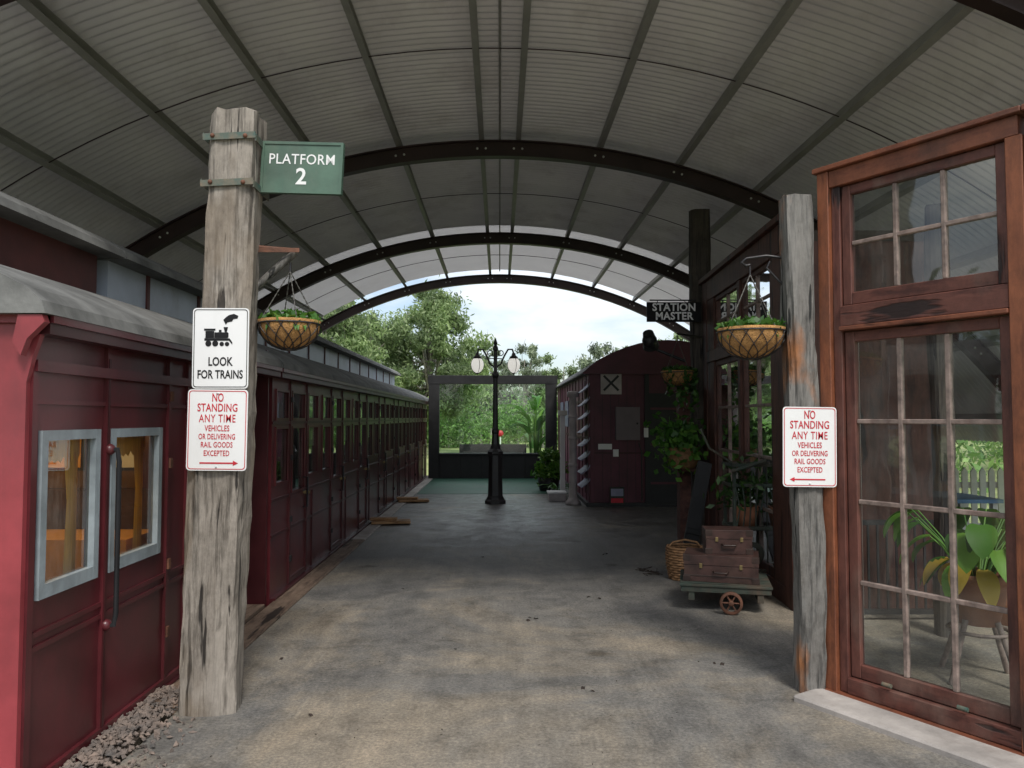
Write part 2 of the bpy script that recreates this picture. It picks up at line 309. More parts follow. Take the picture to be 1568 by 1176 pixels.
# ---------------------------------------------------------------- ground & platform
b=B()
xs=[-500,-120,-40,-20,-9,-8.2,-1.82,-1.80,8,30,120,500]; ys=[-300,-60,-12,0,10,20,26,30,40,60,100,300,900]
vs=[]
for y in ys:
    for x in xs:
        pit= -8.3<x<-1.81 and y<27
        vs.append((x,y,-1.0 if pit else -.05))
nx=len(xs)
for j in range(len(ys)-1):
    for i in range(nx-1):
        pitf= -8.3<xs[i] and xs[i+1]<-1.81 and ys[j+1]<27
        b.add([vs[j*nx+i],vs[j*nx+i+1],vs[(j+1)*nx+i+1],vs[(j+1)*nx+i]],[(0,1,2,3)],m_ballast if pitf else m_grass)
b.build('ground')
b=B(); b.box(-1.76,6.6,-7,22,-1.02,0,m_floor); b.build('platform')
b=B(); b.box(-1.97,-1.765,4.35,10.2,-.22,.012,m_cop); b.box(-1.95,-1.765,10.21,21.5,-.2,.012,m_slab); b.build('platform_edging',.008)
b=B(); b.box(-1.74,1.45,16.3,21.9,0,.006,m_carpet); b.build('green_carpet')
b=B()
for (y,l) in ((11.6,.0),(14.6,.08)):
    b.box(-1.93,-1.35,y,y+.28,.016,.055,m_plank,Matrix.Rotation(rad(8+l*40),3,'Z')); b.box(-1.95,-1.55,y+.05,y+.2,.057,.10,m_plank)
b.build('timber_step',.006)
b=B()
for x in (-2.7,-4.13): b.box(x-.035,x+.035,-30,26,-.93,-.80,m_rust)
for k in range(60): b.box(-4.7,-2.15,-12+k*.65,-11.78+k*.65,-.985,-.93,m_cop)
b.build('railway_track')

# ---------------------------------------------------------------- arched shed
R=8.0; ZC=-3.1
def arc(x,r=R): 
    return math.sqrt(max(0,r*r-x*x))+ZC
AM=math.asin(6.75/8.0)
Y0,Y1=3.9,17.75
PITCH=.10
n_y=int((Y1-Y0)/PITCH*8); na=48; Rs=R+.152
Yv=np.linspace(Y0,Y1,n_y); disp=.021*np.sin(2*np.pi*Yv/PITCH)
ang=np.linspace(-AM,AM,na+1)
YY,AA=np.meshgrid(Yv,ang,indexing='ij'); RR=Rs+disp[:,None]
V=np.stack([RR*np.sin(AA),YY,RR*np.cos(AA)+ZC],-1).reshape(-1,3)
idx=np.arange(n_y*(na+1)).reshape(n_y,na+1)
F=np.stack([idx[:-1,:-1],idx[1:,:-1],idx[1:,1:],idx[:-1,1:]],-1).reshape(-1,4)
me=bpy.data.meshes.new('skin'); me.vertices.add(len(V)); me.vertices.foreach_set('co',V.ravel()); me.loops.add(F.size); me.loops.foreach_set('vertex_index',F.ravel().astype(np.int32)); me.polygons.add(len(F)); me.polygons.foreach_set('loop_start',np.arange(0,F.size,4,dtype=np.int32)); me.polygons.foreach_set('loop_total',np.full(len(F),4,dtype=np.int32)); me.update(calc_edges=True)
me.polygons.foreach_set('use_smooth',[True]*len(F)); me.materials.append(m_roof); me.materials.append(m_roof2)
row=np.repeat((Yv[:-1]>13.6).astype(np.int32),na); me.polygons.foreach_set('material_index',row)
skin=bpy.data.objects.new('corrugated_roof',me); sc.collection.objects.link(skin)
b=B()
ribsY=[4.55,9.05,13.6,17.6]
def ribseg(r0,r1,y0,y1,mat,n=60):
    prev=None
    for i in range(n+1):
        a=-AM+2*AM*i/n
        c=[(r*math.sin(a),y,r*math.cos(a)+ZC) for r,y in ((r0,y0),(r0,y1),(r1,y1),(r1,y0))]
        if prev: b.add(prev+c,[(0,1,5,4),(1,2,6,5),(2,3,7,6),(3,0,4,7)],mat)
        prev=c
for y in ribsY:
    ribseg(R-.195,R-.18,y-.06,y+.06,m_rib); ribseg(R-.179,R-.016,y-.012,y+.012,m_rib); ribseg(R-.015,R,y-.06,y+.06,m_rib)
    for sx in (-1,1): b.box(sx*6.66-.08,sx*6.66+.08,y-.08,y+.08,-1.0,1.15,m_rib)
px=[.22,1.2,2.15,3.08,4.0,4.9,5.75,6.5]
for sx in (-1,1):
    for x in px:
        a=math.asin(sx*x/R); c=Vector((math.sin(a),0,math.cos(a))); t=Vector((math.cos(a),0,-math.sin(a)))
        def P(r,o,y): return Vector((0,y,ZC))+c*r+t*o
        for (ra,rb,o0,o1) in ((R+.003,R+.126,-.028,-.022),(R+.003,R+.008,-.022,.03),(R+.12,R+.126,-.022,.03)):
            q=[P(ra,o0,0),P(ra,o1,0),P(rb,o1,0),P(rb,o0,0)]
            b.add([p+Vector((0,Y0+.05,0)) for p in q]+[p+Vector((0,Y1-.05,0)) for p in q],[(0,1,5,4),(1,2,6,5),(2,3,7,6),(3,0,4,7),(0,3,2,1),(4,5,6,7)],m_purl)
        for y in ribsY:
            for o in (-.05,.05):
                b.ball(P(R-.09,o,y-.018),.014,m_bolt,5)
for y in (6.8,11.3,15.6):
    b.tube([(R*math.sin(a)*1.004,y,R*1.004*math.cos(a)+ZC) for a in np.linspace(-AM,AM,50)],.006,m_rib,5)
b.tube([( .0,Y0+.1,arc(0)+.09),(0,Y1-.1,arc(0)+.09)],.012,m_purl,6)
fr=b.build('roof_frame')
shed=bpy.data.objects.new('arched_platform_shed',None); sc.collection.objects.link(shed)
skin.parent=shed; fr.parent=shed

# ---------------------------------------------------------------- posts
b=B()
b.beam((-1.60,4.36,-.05),(-1.492,4.36,3.32),.325,.262,.26,m_post,seed=3,jit=.008,segs=34)
for z in (3.16,2.90):
    cx=-1.60+.108*(z/3.33); w=.145
    b.box(cx-w,cx+w,4.213,4.221,z-.018,z+.018,m_patina,Matrix.Rotation(rad(-3),3,'Y'))
    b.box(cx-w,cx-w+.005,4.22,4.50,z-.016,z+.02,m_patina); b.box(cx+w-.004,cx+w+.004,4.22,4.50,z-.024,z+.014,m_patina)
    for o in (-.09,.09): b.ball((cx+o,4.212,z),.013,m_rust,6)
b.build('timber_post')
b=B()
b.beam((1.825,4.57,-.05),(1.785,4.57,2.93),.16,.17,.16,m_post2,seed=8,jit=.008,segs=34)
b.build('timber_post')
b=B()
b.beam((2.62,9.9,-.02),(2.60,9.9,4.3),.26,.25,.2,m_post3,seed=11)
b.box(2.30,2.44,9.82,10.0,0,1.95,m_brick); b.box(2.27,2.47,9.8,10.02,1.95,2.02,m_brick)
b.build('timber_post')

# ---------------------------------------------------------------- signs
def rsign(b,cx,y,cz,w,h,border,r=.02,t=.004,tilt=0):
    def rr(w,h,r,yy):
        out=[]
        for (sx,sz,a0) in ((1,1,0),(-1,1,90),(-1,-1,180),(1,-1,270)):
            for k in range(5):
                a=rad(a0+k*22.5); out.append((cx+sx*(w/2-r)+r*math.cos(a),yy,cz+sz*(h/2-r)+r*math.sin(a)))
        return out
    f=rr(w,h,r,y); bk=rr(w,h,r,y+t); n=len(f)
    b.add(f+bk,[tuple(range(n))]+[(k,(k+1)%n,n+(k+1)%n,n+k) for k in range(n)]+[tuple(range(n,2*n))[::-1]],m_white)
    o=rr(w-.014,h-.014,r*.8,y-.0015); i=rr(w-.022,h-.022,r*.7,y-.0015)
    b.add(o+i,[(k,(k+1)%n,n+(k+1)%n,n+k) for k in range(n)],border)
def nostanding(cx,y,cz,w,h,side,rot=0):
    b=B(); b.M=Matrix.Translation((cx,y,cz))@Matrix.Rotation(rad(rot),4,'Y'); cx=0;cz=0;y=0
    rsign(b,cx,y,cz,w,h,m_signred); k=h/.45; X=(1,0,0);U=(0,0,1)
    def T(t,z,s,xs,bo=.012,sp=1.04): b.text(t,(cx,y-.002,cz+z*k),X,U,s*k,m_signred,xs=xs,bold=bo,sp=sp)
    T('NO',.178,.066,.62); T('STANDING',.122,.062,.70); T('ANY TIME',.062,.062,.68,.006,1.10)
    T('VEHICLES',.008,.046,.68); T('OR DELIVERING',-.038,.043,.64); T('RAIL GOODS',-.083,.043,.68); T('EXCEPTED',-.130,.043,.68)
    z=cz-.183*k; s=side
    b.poly([(cx-.09,y-.002,z-.004),(cx+.09,y-.002,z-.004),(cx+.09,y-.002,z+.004),(cx-.09,y-.002,z+.004)],m_signred)
    b.poly([(cx+s*.09,y-.002,z-.014),(cx+s*.118,y-.002,z),(cx+s*.09,y-.002,z+.014)],m_signred)
    for zz in (cz+h/2-.02,cz-h/2+.02): b.ball((cx,y-.002,zz),.006,m_bolt,5)
    return b
b=nostanding(-1.533,4.208,1.535,.325,.44,1,.6); b.build('no_standing_sign')
b=nostanding(1.805,4.462,1.432,.315,.465,-1,.8); b.build('no_standing_sign')
b=B(); cx,y,cz=-1.522,4.208,1.98; rsign(b,cx,y,cz,.305,.44,m_signblk); X=(1,0,0);U=(0,0,1)
b.text('LOOK',(cx,y-.002,cz-.075),X,U,.066,m_signblk,xs=.72,bold=.02); b.text('FOR TRAINS',(cx,y-.002,cz-.145),X,U,.064,m_signblk,xs=.70,bold=.02)
yy=y-.002
def Q(pts): b.poly([(cx+px_*.011,yy,cz-.005+pz*.011) for px_,pz in pts],m_signblk)
Q([(-7.5,5.5),(-3.2,5.5),(-3.2,9),(-7.5,9)]); Q([(-8.2,9.2),(-2.6,9.2),(-2.6,10.2),(-8.2,10.2)]); Q([(-3.1,5.5),(3.4,5.5),(3.9,6),(3.9,8),(3.4,8.4),(-3.1,8.4)])
Q([(2,8.5),(3,8.5),(3.6,11),(1.4,11)]); Q([(-.9,8.5),(.4,8.5),(.4,9.6),(-.9,9.6)]); Q([(-8,4.2),(4.2,4.2),(5.8,2.2),(5.8,3.4),(4.4,5.4),(-8,5.4)])
for wx,wr in ((-6,1.5),(-2.6,1.5),(.6,1.1),(3.2,1.1)):
    Q([(wx+wr*math.cos(a*math.pi/8),1.9+wr*math.sin(a*math.pi/8)+wr*.6) for a in range(16)])
Q([(2.4,12.2),(3.4,13.4),(5.5,13.8),(6.2,15),(8.2,15.2),(8.6,16.6),(6.4,17.6),(4,17),(2.6,16),(1.2,14.6)])
b.build('look_for_trains_sign')
b=B(); b.M=Matrix.Translation((-1.125,4.33,3.02))@Matrix.Rotation(rad(-4),4,'Z')@Matrix.Rotation(rad(2.5),4,'Y')
b.box(-.232,.232,0,.025,-.145,.145,m_green)
for (x0,x1,z0,z1) in ((-.235,.235,.132,.148),(-.235,.235,-.148,-.132),(-.235,-.22,-.1318,.1318),(.22,.235,-.1318,.1318)): b.box(x0,x1,-.006,.028,z0,z1,m_green)
b.text('PLATFORM',(0,-.0025,.045),(1,0,0),(0,0,1),.083,m_white,xs=.91,bold=.006,sp=1.05); b.text('2',(0,-.0025,-.055),(1,0,0),(0,0,1),.13,m_white,bold=.02)
b.box(-.30,-.2,.03,.045,-.05,-.03,m_patina)
b.build('platform_number_sign',.002)
b=B(); cx,y,cz=2.22,9.72,2.95
b.box(cx-.345,cx+.345,y,y+.03,cz-.125,cz+.125,m_signblk)
b.text('STATION',(cx,y-.012,cz+.055),(1,0,0),(0,0,1),.135,m_letter,bold=.03,xs=.95,sp=1.05); b.text('MASTER',(cx,y-.012,cz-.058),(1,0,0),(0,0,1),.135,m_letter,bold=.03,xs=.95,sp=1.05)
b.box(cx-.3,2.52,y+.04,y+.06,cz+.15,cz+.165,m_iron); b.cyl((cx-.2,y+.05,cz+.1),(cx-.2,y+.05,cz+.16),.006,.006,m_iron); b.cyl((cx+.2,y+.05,cz+.1),(cx+.2,y+.05,cz+.16),.006,.006,m_iron)
b.build('station_master_sign')
b=B(); b.cyl((2.02,10.2,2.55),(1.95,10.05,2.72),.11,.07,m_black); b.cyl((2.0,10.2,2.55),(2.45,10.1,2.35),.02,.02,m_black); b.ball((1.98,10.1,2.62),.1,m_black,8); b.build('spotlight')

# ---------------------------------------------------------------- hanging baskets
def basket(cx,cy,cz,r,hook,seed=1,leaf=m_pot,trail=0,dens=1.):
    b=B(); rng=np.random.default_rng(seed); h=r*.85
    b.lathe([(r*math.sin(t*math.pi/2/12),-h*math.cos(t*math.pi/2/12)) for t in range(13)]+[(r*1.03,.02),(r*.9,.02),(r*.85,-.03),(0.001,-.03)],(cx,cy,cz),m_coir,28)
    def S(t,a): rr=r*1.025*math.sin(t); return (cx+rr*math.cos(a),cy+rr*math.sin(a),cz-h*1.02*math.cos(t))
    for k in range(14):
        for sg in (-1,1):
            b.tube([S(.25+(math.pi/2-.25)*i/8,2*math.pi*k/14+sg*.75*i/8) for i in range(9)],.0028,m_iron,4,False)
    for tt in (.25,math.pi/2): b.tube([S(tt,2*math.pi*i/24) for i in range(25)],.005,m_iron,5,False)
    hk=Vector(hook)
    for k in range(4):
        a=2*math.pi*k/4+.5; p=Vector((cx+r*math.cos(a),cy+r*math.sin(a),cz)); q=hk-Vector((0,0,.05)); nl=22
        for i in range(nl):
            u=p.lerp(q,i/nl); w_=p.lerp(q,(i+1.15)/nl); b.tube([u,w_],.0042 if i%2 else .0025,m_chain,4,False)
    b.tube([hk-Vector((0,0,.06)),hk],.006,m_iron,5)
    n=int(300*dens); a=rng.uniform(0,2*np.pi,n); rr=r*np.sqrt(rng.uniform(0,1,n)); 
    pts=np.stack([cx+rr*np.cos(a),cy+rr*np.sin(a),cz+.0+rng.uniform(-.01,.075,n)*(1.2-rr/r*.5)],1)
    leafcloud(b,pts,.030,.018,leaf,rng)
    for k in range(trail):
        a=rng.uniform(0,6.28); p=np.array([cx+r*math.cos(a),cy+r*math.sin(a),cz+.03]); L=rng.uniform(.1,.5); m=int(L*60)
        pts=p+np.stack([rng.normal(0,.02,m),rng.normal(0,.02,m),-np.linspace(0,L,m)],1); leafcloud(b,pts,.04,.025,leaf,rng)
    for k in range(9):
        a=rng.uniform(0,6.28); c0=Vector((cx+.6*r*math.cos(a),cy+.6*r*math.sin(a),cz)); bigleaf(b,c0,(math.cos(a),math.sin(a),1.2),.11,.035,leaf,droop=1.6,segs=4)
    return b
b=basket(-1.215,4.45,2.14,.172,(-1.215,4.45,2.50),seed=5)
b.tube([(-1.45,4.40,2.585),(-1.17,4.44,2.57)],.012,m_rust,6); b.box(-1.46,-1.15,4.395,4.40,2.55,2.575,m_rust) 
b.tube([(-1.43,4.43,2.33),(-1.19,4.445,2.56)],[.022,.026],m_post2,4); b.build('hanging_basket')
b=basket(1.522,4.62,2.12,.195,(1.522,4.62,2.52),seed=9,dens=1.2)
b.tube([(1.72,4.6,2.57),(1.62,4.61,2.585),(1.50,4.62,2.57),(1.47,4.62,2.545),(1.495,4.62,2.525),(1.522,4.62,2.53)],.009,m_iron,6)
b.tube([(1.72,4.6,2.40),(1.68,4.6,2.44),(1.62,4.61,2.51),(1.64,4.61,2.55)],.007,m_iron,6); b.build('hanging_basket')
b=basket(2.20,9.45,2.16,.2,(2.20,9.45,2.62),seed=12,leaf=m_ivy,trail=12,dens=1.6); b.tube([(2.6,9.82,2.64),(2.2,9.45,2.64)],.012,m_iron,6); b.build('hanging_basket')
rng=np.random.default_rng(77)
b=B(); b.lathe([(.001,0),(.14,0),(.19,.1),(.2,.25),(.17,.26),(.001,.24)],(2.28,9.55,.98),m_wick,16); b.box(2.2,2.5,9.5,9.8,.94,.975,m_dkw)
leafcloud(b,np.stack([rng.normal(2.22,.14,500),rng.normal(9.5,.12,500),rng.normal(1.32,.15,500)],1),.055,.035,m_pot,rng); b.build('shelf_plant')

# ---------------------------------------------------------------- window panels / station
def sash(b,x0,x1,z0,z1,nx_,nz,fw,mw,yf,mf,mm,mg,depth=.045,mfh=None):
    mfh=mfh or mf
    b.box(x0,x0+fw,yf,yf+depth,z0,z1,mf); b.box(x1-fw,x1,yf,yf+depth,z0,z1,mf)
    b.box(x0+fw,x1-fw,yf+.001,yf+depth-.001,z1-fw,z1,mfh); b.box(x0+fw,x1-fw,yf+.001,yf+depth-.001,z0,z0+fw*1.3,mfh)
    gx0,gx1,gz0,gz1=x0+fw,x1-fw,z0+fw*1.3,z1-fw
    for i in range(1,nx_):
        c=gx0+(gx1-gx0)*i/nx_; b.box(c-mw/2,c+mw/2,yf+.006,yf+depth-.006,gz0,gz1,mm)
    for j in range(1,nz):
        c=gz0+(gz1-gz0)*j/nz; b.box(gx0,gx1,yf+.008,yf+depth-.008,c-mw/2,c+mw/2,mm)
    y=yf+depth*.55; b.add([(gx0,y,gz0),(gx1,y,gz0),(gx1,y,gz1),(gx0,y,gz1)],[(0,1,2,3)],mg)
b=B()
dx,dy=.525,-.851
MM=Matrix(((dx,-dy,0,1.925),(dy,dx,0,4.545),(0,0,1,0),(0,0,0,1)))
b.M=MM
def bay(o,munt=m_munt):
    b.box(o+0,o+.075,-.03,.10,.02,3.06,m_frame); b.box(o+.076,o+.13,.0,.09,.03,3.0,m_sash)
    b.box(o+.0751,o+1.1,-.02,.09,2.96,3.06,m_frameh); b.box(o-.02,o+1.125,-.05,.11,3.061,3.09,m_frameh)
    b.box(o+.1305,o+1.04,-.018,.085,2.13,2.25,m_sashh); b.box(o+.1305,o+1.04,-.035,.085,2.105,2.129,m_frameh)
    b.box(o+.1305,o+1.04,-.012,.08,.03,.12,m_sashh); b.box(o-.0,o+1.12,-.06,.09,.0,.028,m_frameh)
    sash(b,o+.135,o+1.035,2.255,2.955,3,2,.055,.024,.012,m_sash,munt,m_glass,mfh=m_sashh)
    sash(b,o+.135,o+1.035,.125,2.10,3,4,.06,.026,.02,m_sash,munt,m_glass,mfh=m_sashh)
    b.box(o+.156,o+.19,.066,.075,.2,2.04,m_cream)
    b.box(o+1.041,o+1.12,-.025,.095,.03,2.959,m_frame)
    for s in (.35,.75): b.cyl((o+s,-.02,.15),(o+s+.05,-.02,.15),.012,.012,m_patina,8)
bay(0); bay(1.15); bay(2.3)
b.build('timber_sash_window_wall',.004)
b=B(); b.M=MM; b.box(-.02,3.5,-.30,-.062,-.04,.035,m_slab); b.box(-.06,3.5,-.0615,.16,-.04,-.002,m_slab); b.build('concrete_step',.01)

b=B()
d2=Vector((.15,3.3,0)).normalized()
b.M=Matrix(((d2.x,d2.y,0,2.45),(d2.y,-d2.x,0,6.4),(0,0,1,0),(0,0,0,1)))
b.box(0,.18,-.02,.1,0,3.3,m_dkw); b.box(.181,3.1,-.015,.1,3.05,3.3,m_dkw); b.box(3.101,3.3,-.02,.1,0,3.3,m_dkw); b.box(-.05,3.35,-.06,.12,3.301,3.36,m_dkw)
b.box(.181,3.1,-.015,.1,0,.16,m_dkw); b.box(.181,3.1,-.02,.1,2.28,2.42,m_dkw); b.box(.181,.55,-.01,.1,.161,2.279,m_dkw); b.box(.181,.55,-.01,.1,2.421,3.049,m_dkw); b.box(2.75,3.1,-.01,.1,.161,2.279,m_dkw); b.box(2.75,3.1,-.01,.1,2.421,3.049,m_dkw)
b.box(1.58,1.68,-.012,.1,.161,2.279,m_dkw); b.box(1.58,1.68,-.012,.1,2.421,3.049,m_dkw)
for (u0,u1) in ((.551,1.579),(1.681,2.749)):
    sash(b,u0,u1,2.422,3.048,2,2,.05,.028,.01,m_dkw,m_munt,m_glass); sash(b,u0,u1,.162,2.278,2,4,.06,.03,.01,m_dkw,m_munt,m_glass)
    b.box(u0+.07,u0+.11,.057,.065,.25,2.2,m_cream)
b.M=Matrix()
b.box(2.62,3.7,6.42,6.52,0,3.1,m_dkw); b.box(3.6,3.7,6.521,9.7,0,3.1,m_intd); b.box(2.72,3.7,9.6,9.7,0,3.1,m_intd); b.box(2.62,3.72,6.45,9.72,3.101,3.2,m_intd)
b.build('station_office',.004)
b=B()
for k in range(26):
    x=4.3+k*.11; b.box(x,x+.07,9.3,9.32,.06,.95,m_cream); b.add([(x,9.3,.95),(x+.07,9.3,.95),(x+.035,9.3,1.0),(x,9.32,.95),(x+.07,9.32,.95),(x+.035,9.32,1.0)],[(0,1,2),(5,4,3),(0,2,5,3),(1,4,5,2)],m_cream)
for z in (.25,.75): b.box(4.2,7.2,9.325,9.36,z,z+.07,m_cream)
b.build('picket_fence')
b=B(); b.box(2.75,3.7,6.1,6.13,.75,.79,m_black); b.box(2.75,3.7,6.1,6.13,.05,.09,m_black)
for k in range(13): b.box(2.77+k*.075,2.785+k*.075,6.108,6.122,.09,.75,m_black)
b.build('iron_railing')
b=B()
for x,y in ((4.35,7.6),(5.3,9.6),(3.3,5.7)): b.beam((x,y,-.02),(x,y,3.2),.14,.14,.14,m_post3,seed=int(x*10))
b.box(3.2,6,7.55,7.65,2.6,2.8,m_dkw); b.box(3.75,4.3,7.58,7.62,.9,2.3,m_intd)
b.build('veranda_frame')
b=B(); c=(2.95,4.75); rng=np.random.default_rng(3); rnd=random.Random(6)
b.lathe([(.001,0),(.11,0),(.17,.26),(.185,.26),(.185,.31),(.165,.31),(.155,.27),(.001,.27)],(c[0],c[1],.34),m_terra,24); b.lathe([(0.001,.275),(.15,.275)],(c[0],c[1],.34),m_soil)
for k in range(4):
    a=k*math.pi/2+.4; b.tube([(c[0]+.12*math.cos(a),c[1]+.12*math.sin(a),.37),(c[0]+.26*math.cos(a),c[1]+.26*math.sin(a),.0)],.017,m_munt,8)
b.tube([(c[0]+.17*math.cos(t/12*6.2832),c[1]+.17*math.sin(t/12*6.2832),.30) for t in range(13)],.012,m_munt,6,False)
for k in range(50):
    a=rnd.uniform(0,6.28); st=Vector((c[0]+.06*math.cos(a),c[1]+.06*math.sin(a),.60)); hgt=rnd.uniform(.08,.42); en=st+Vector((math.cos(a)*hgt*.8,math.sin(a)*hgt*.8,hgt))
    mm=m_yel if hgt<.13 and k%2 else (m_lime if k%5==0 else m_pot)
    b.tube([st,(st+en)/2+Vector((0,0,.04)),en],.005,m_pot,5); bigleaf(b,en,(math.cos(a),math.sin(a),-.1),rnd.uniform(.2,.30),rnd.uniform(.13,.19),mm,droop=1.1,segs=8,fold=.12)
b.build('potted_plant')
b=B(); c=(4.0,6.0)
b.lathe([(.001,0),(.12,0),(.18,.3),(.16,.3),(.001,.27)],(c[0],c[1],.0),m_terra,20)
for k in range(26):
    a=rnd.uniform(0,6.28); bigleaf(b,(c[0],c[1],.3),(math.cos(a),math.sin(a),rnd.uniform(.8,2.5)),rnd.uniform(.45,.8),rnd.uniform(.07,.12),m_pot,droop=.9,segs=7)
b.build('potted_plant')
b=B(); b.box(4.0,5.2,7.9,8.6,.72,.76,M('blue_table',(.08,.2,.38),rough=.4))
for x in (4.05,5.12):
    for y in (7.95,8.52): b.box(x,x+.05,y,y+.05,0,.72,m_white)
b.build('veranda_table')

# ---------------------------------------------------------------- luggage trolley
b=B(); b.M=Matrix.Translation((1.93,6.65,0))@Matrix.Rotation(rad(-14),4,'Z')
b.box(-.36,.36,-.3,.3,.16,.205,m_greenp)
for k in range(6): b.box(-.37,.37,-.31+k*.103,-.212+k*.103,.206,.226,m_greenp)
b.box(-.30,-.25,-.29,.29,.09,.159,m_greenp); b.box(.25,.30,-.29,.29,.09,.159,m_greenp)
for sy in (-.35,.35):
    b.lathe([(.07,-.015),(.092,-.015),(.092,.015),(.07,.015),(.07,-.015)],(.04,sy,.095),m_rust,20,axis='y'); b.lathe([(.001,-.02),(.022,-.02),(.022,.02),(.001,.02)],(.04,sy,.095),m_rust,10,axis='y')
    for k in range(6):
        a=k*math.pi/3; b.tube([(.04,sy,.095),(.04+.075*math.cos(a),sy,.095+.075*math.sin(a))],.008,m_rust,5)
b.cyl((.04,-.35,.095),(.04,.35,.095),.012,.012,m_rust,8)
b.build('luggage_trolley',.003)
def suitcase(name,loc,rot,w,d,h,strap=True):
    b=B(); b.M=Matrix.Translation(loc)@Matrix.Rotation(rad(rot),4,'Z')
    b.box(-w/2,w/2,-d/2,d/2,0,h*.62,m_leath); b.box(-w/2-.004,w/2+.004,-d/2-.004,d/2+.004,h*.63,h,m_leath)
    for sx in (-1,1):
        for sz in (0,1):
            x=sx*(w/2-.022); b.box(x-.03,x+.03,-d/2-.007,-d/2+.03,sz*(h-.045)-.002,sz*(h-.045)+.047,m_leath2)
    b.tube([(-.06,-d/2,h*.42),(-.05,-d/2-.03,h*.38),(.05,-d/2-.03,h*.38),(.06,-d/2,h*.42)],.008,m_leath2,6)
    for sx in (-.27,.27): b.box(sx*w-.012,sx*w+.012,-d/2-.010,-d/2+.002,h*.52,h*.70,m_brass)
    if strap:
        for z in (.2,): b.box(-w/2-.003,w/2+.003,-d/2-.003,d/2+.003,h*z,h*z+.012,m_leath2)
    b.build(name,.012,2)
suitcase('suitcase',(1.90,6.62,.228),-18,.60,.36,.22)
suitcase('suitcase',(1.96,6.66,.45),-8,.38,.26,.20,False)
b=B(); c=(1.85,7.72)
for j in range(13):
    z=j*.025; r=.15+.03*math.sin(j/12*2.2)
    b.tube([(c[0]+(r+.006*(-1)**(i+j))*math.cos(i*2*math.pi/24),c[1]+(r+.006*(-1)**(i+j))*math.sin(i*2*math.pi/24),z+.013) for i in range(25)],.0135,m_wick,6,False)
for k in range(12):
    a=k*math.pi/6; b.tube([(c[0]+.155*math.cos(a),c[1]+.155*math.sin(a),0),(c[0]+.175*math.cos(a),c[1]+.175*math.sin(a),.33)],.008,m_wick,5)
b.lathe([(.001,.01),(.15,.01)],(c[0],c[1],0),m_wick); b.tube([(c[0]-.17,c[1],.3),(c[0]-.12,c[1],.36),(c[0],c[1],.385),(c[0]+.12,c[1],.36),(c[0]+.17,c[1],.3)],.011,m_wick,6)
b.build('wicker_basket')
b=B(); R_=Matrix.Rotation(rad(13),3,'Y')@Matrix.Rotation(rad(-8),3,'X'); b.box(2.12,2.28,8.6,8.64,.02,1.12,m_black,R_); b.box(2.12,2.28,8.575,8.598,.3,.36,m_black,R_,c=(2.2,8.62,.57)); b.build('leaning_board',.004)
b=B(); x0,y0=2.2,7.25
for sx in (0,.32):
    for sy in (0,.3): b.box(x0+sx,x0+sx+.03,y0+sy,y0+sy+.03,0,1.15,m_greenp)
for z in (.15,.55,.95,1.14): 
    b.box(x0-.01,x0+.36,y0-.01,y0+.02,z,z+.03,m_greenp); b.box(x0-.01,x0+.36,y0+.31,y0+.335,z,z+.03,m_greenp); b.box(x0-.01,x0+.015,y0+.02,y0+.31,z,z+.03,m_greenp)
b.box(x0,x0+.35,y0,y0+.32,.54,.555,m_greenp)
for k in range(5): b.tube([(x0+.03+k*.06,y0-.005,.58),(x0+.06+k*.05,y0-.01,.75),(x0+.02+k*.07,y0-.005,.95)],.009,m_greenp,5)
b.lathe([(.06,-.01),(.11,-.01),(.11,.01),(.06,.01),(.06,-.01)],(x0+.17,y0-.02,.33),m_greenp,18,axis='y')
b.tube([(x0-.02,y0-.03,1.18),(x0-.25,y0-.1,1.32),(x0-.33,y0-.1,1.50)],.012,m_greenp,6); b.tube([(x0-.02,y0-.03,1.1),(x0+.3,y0-.05,1.2)],.02,m_greenp,6)
b.build('iron_plant_stand',.002)
b=B(); b.lathe([(.001,0),(.08,0),(.12,.2),(.105,.2),(.001,.18)],(2.37,7.4,.556),m_terra,18)
rng=np.random.default_rng(8); leafcloud(b,np.stack([rng.normal(2.35,.12,260),rng.normal(7.38,.1,260),rng.normal(.92,.11,260)],1),.05,.02,m_ivy,rng)
b.build('potted_plant')

# ---------------------------------------------------------------- carriages
def side_wall(b,X0,X1,y0,y1,z0,z1,ops,mat):
    cuts=sorted(set([y0,y1]+[c for o in ops for c in o[:2] if y0<c<y1]))
    for a,c in zip(cuts[:-1],cuts[1:]):
        mid=(a+c)/2; iv=sorted([(o[2],o[3]) for o in ops if o[0]<mid<o[1]]); z=z0
        for (p,q) in iv:
            if p>z: b.box(X0,X1,a,c,z,p,mat)
            z=q
        if z<z1: b.box(X0,X1,a,c,z,z1,mat)
def mirrorprof(pr,cx=-3.4): return pr+[(2*cx-x,z) for x,z in reversed(pr)]
def carriage_roof(b,y0,y1):
    top=[(-1.88,2.035),(-1.90,2.09),(-1.97,2.15),(-2.12,2.225),(-2.3,2.30),(-2.6,2.40),(-3.0,2.46)]
    b.extr(mirrorprof(top),y0,y1,m_croof)
def cler(b,y0,y1,mat):
    b.box(-3.95,-2.85,y0,y1,2.38,2.80,mat)
    b.extr(mirrorprof([(-2.68,2.745),(-2.70,2.80),(-2.80,2.87),(-3.1,2.97),(-3.4,3.0)]),y0-.06,y1+.06,m_croof)
def wheels(b,yc):
    for y in (yc-.9,yc+.9):
        for x in (-2.7,-4.13): b.lathe([(.001,-.05),(.40,-.05),(.40,.05),(.001,.05)],(x,y,-.40),m_iron,24,axis='x')
    b.box(-2.62,-2.52,yc-1.2,yc+1.2,-.55,-.3,m_iron); b.box(-4.3,-4.2,yc-1.2,yc+1.2,-.55,-.3,m_iron)
XF=-2.0
b=B()
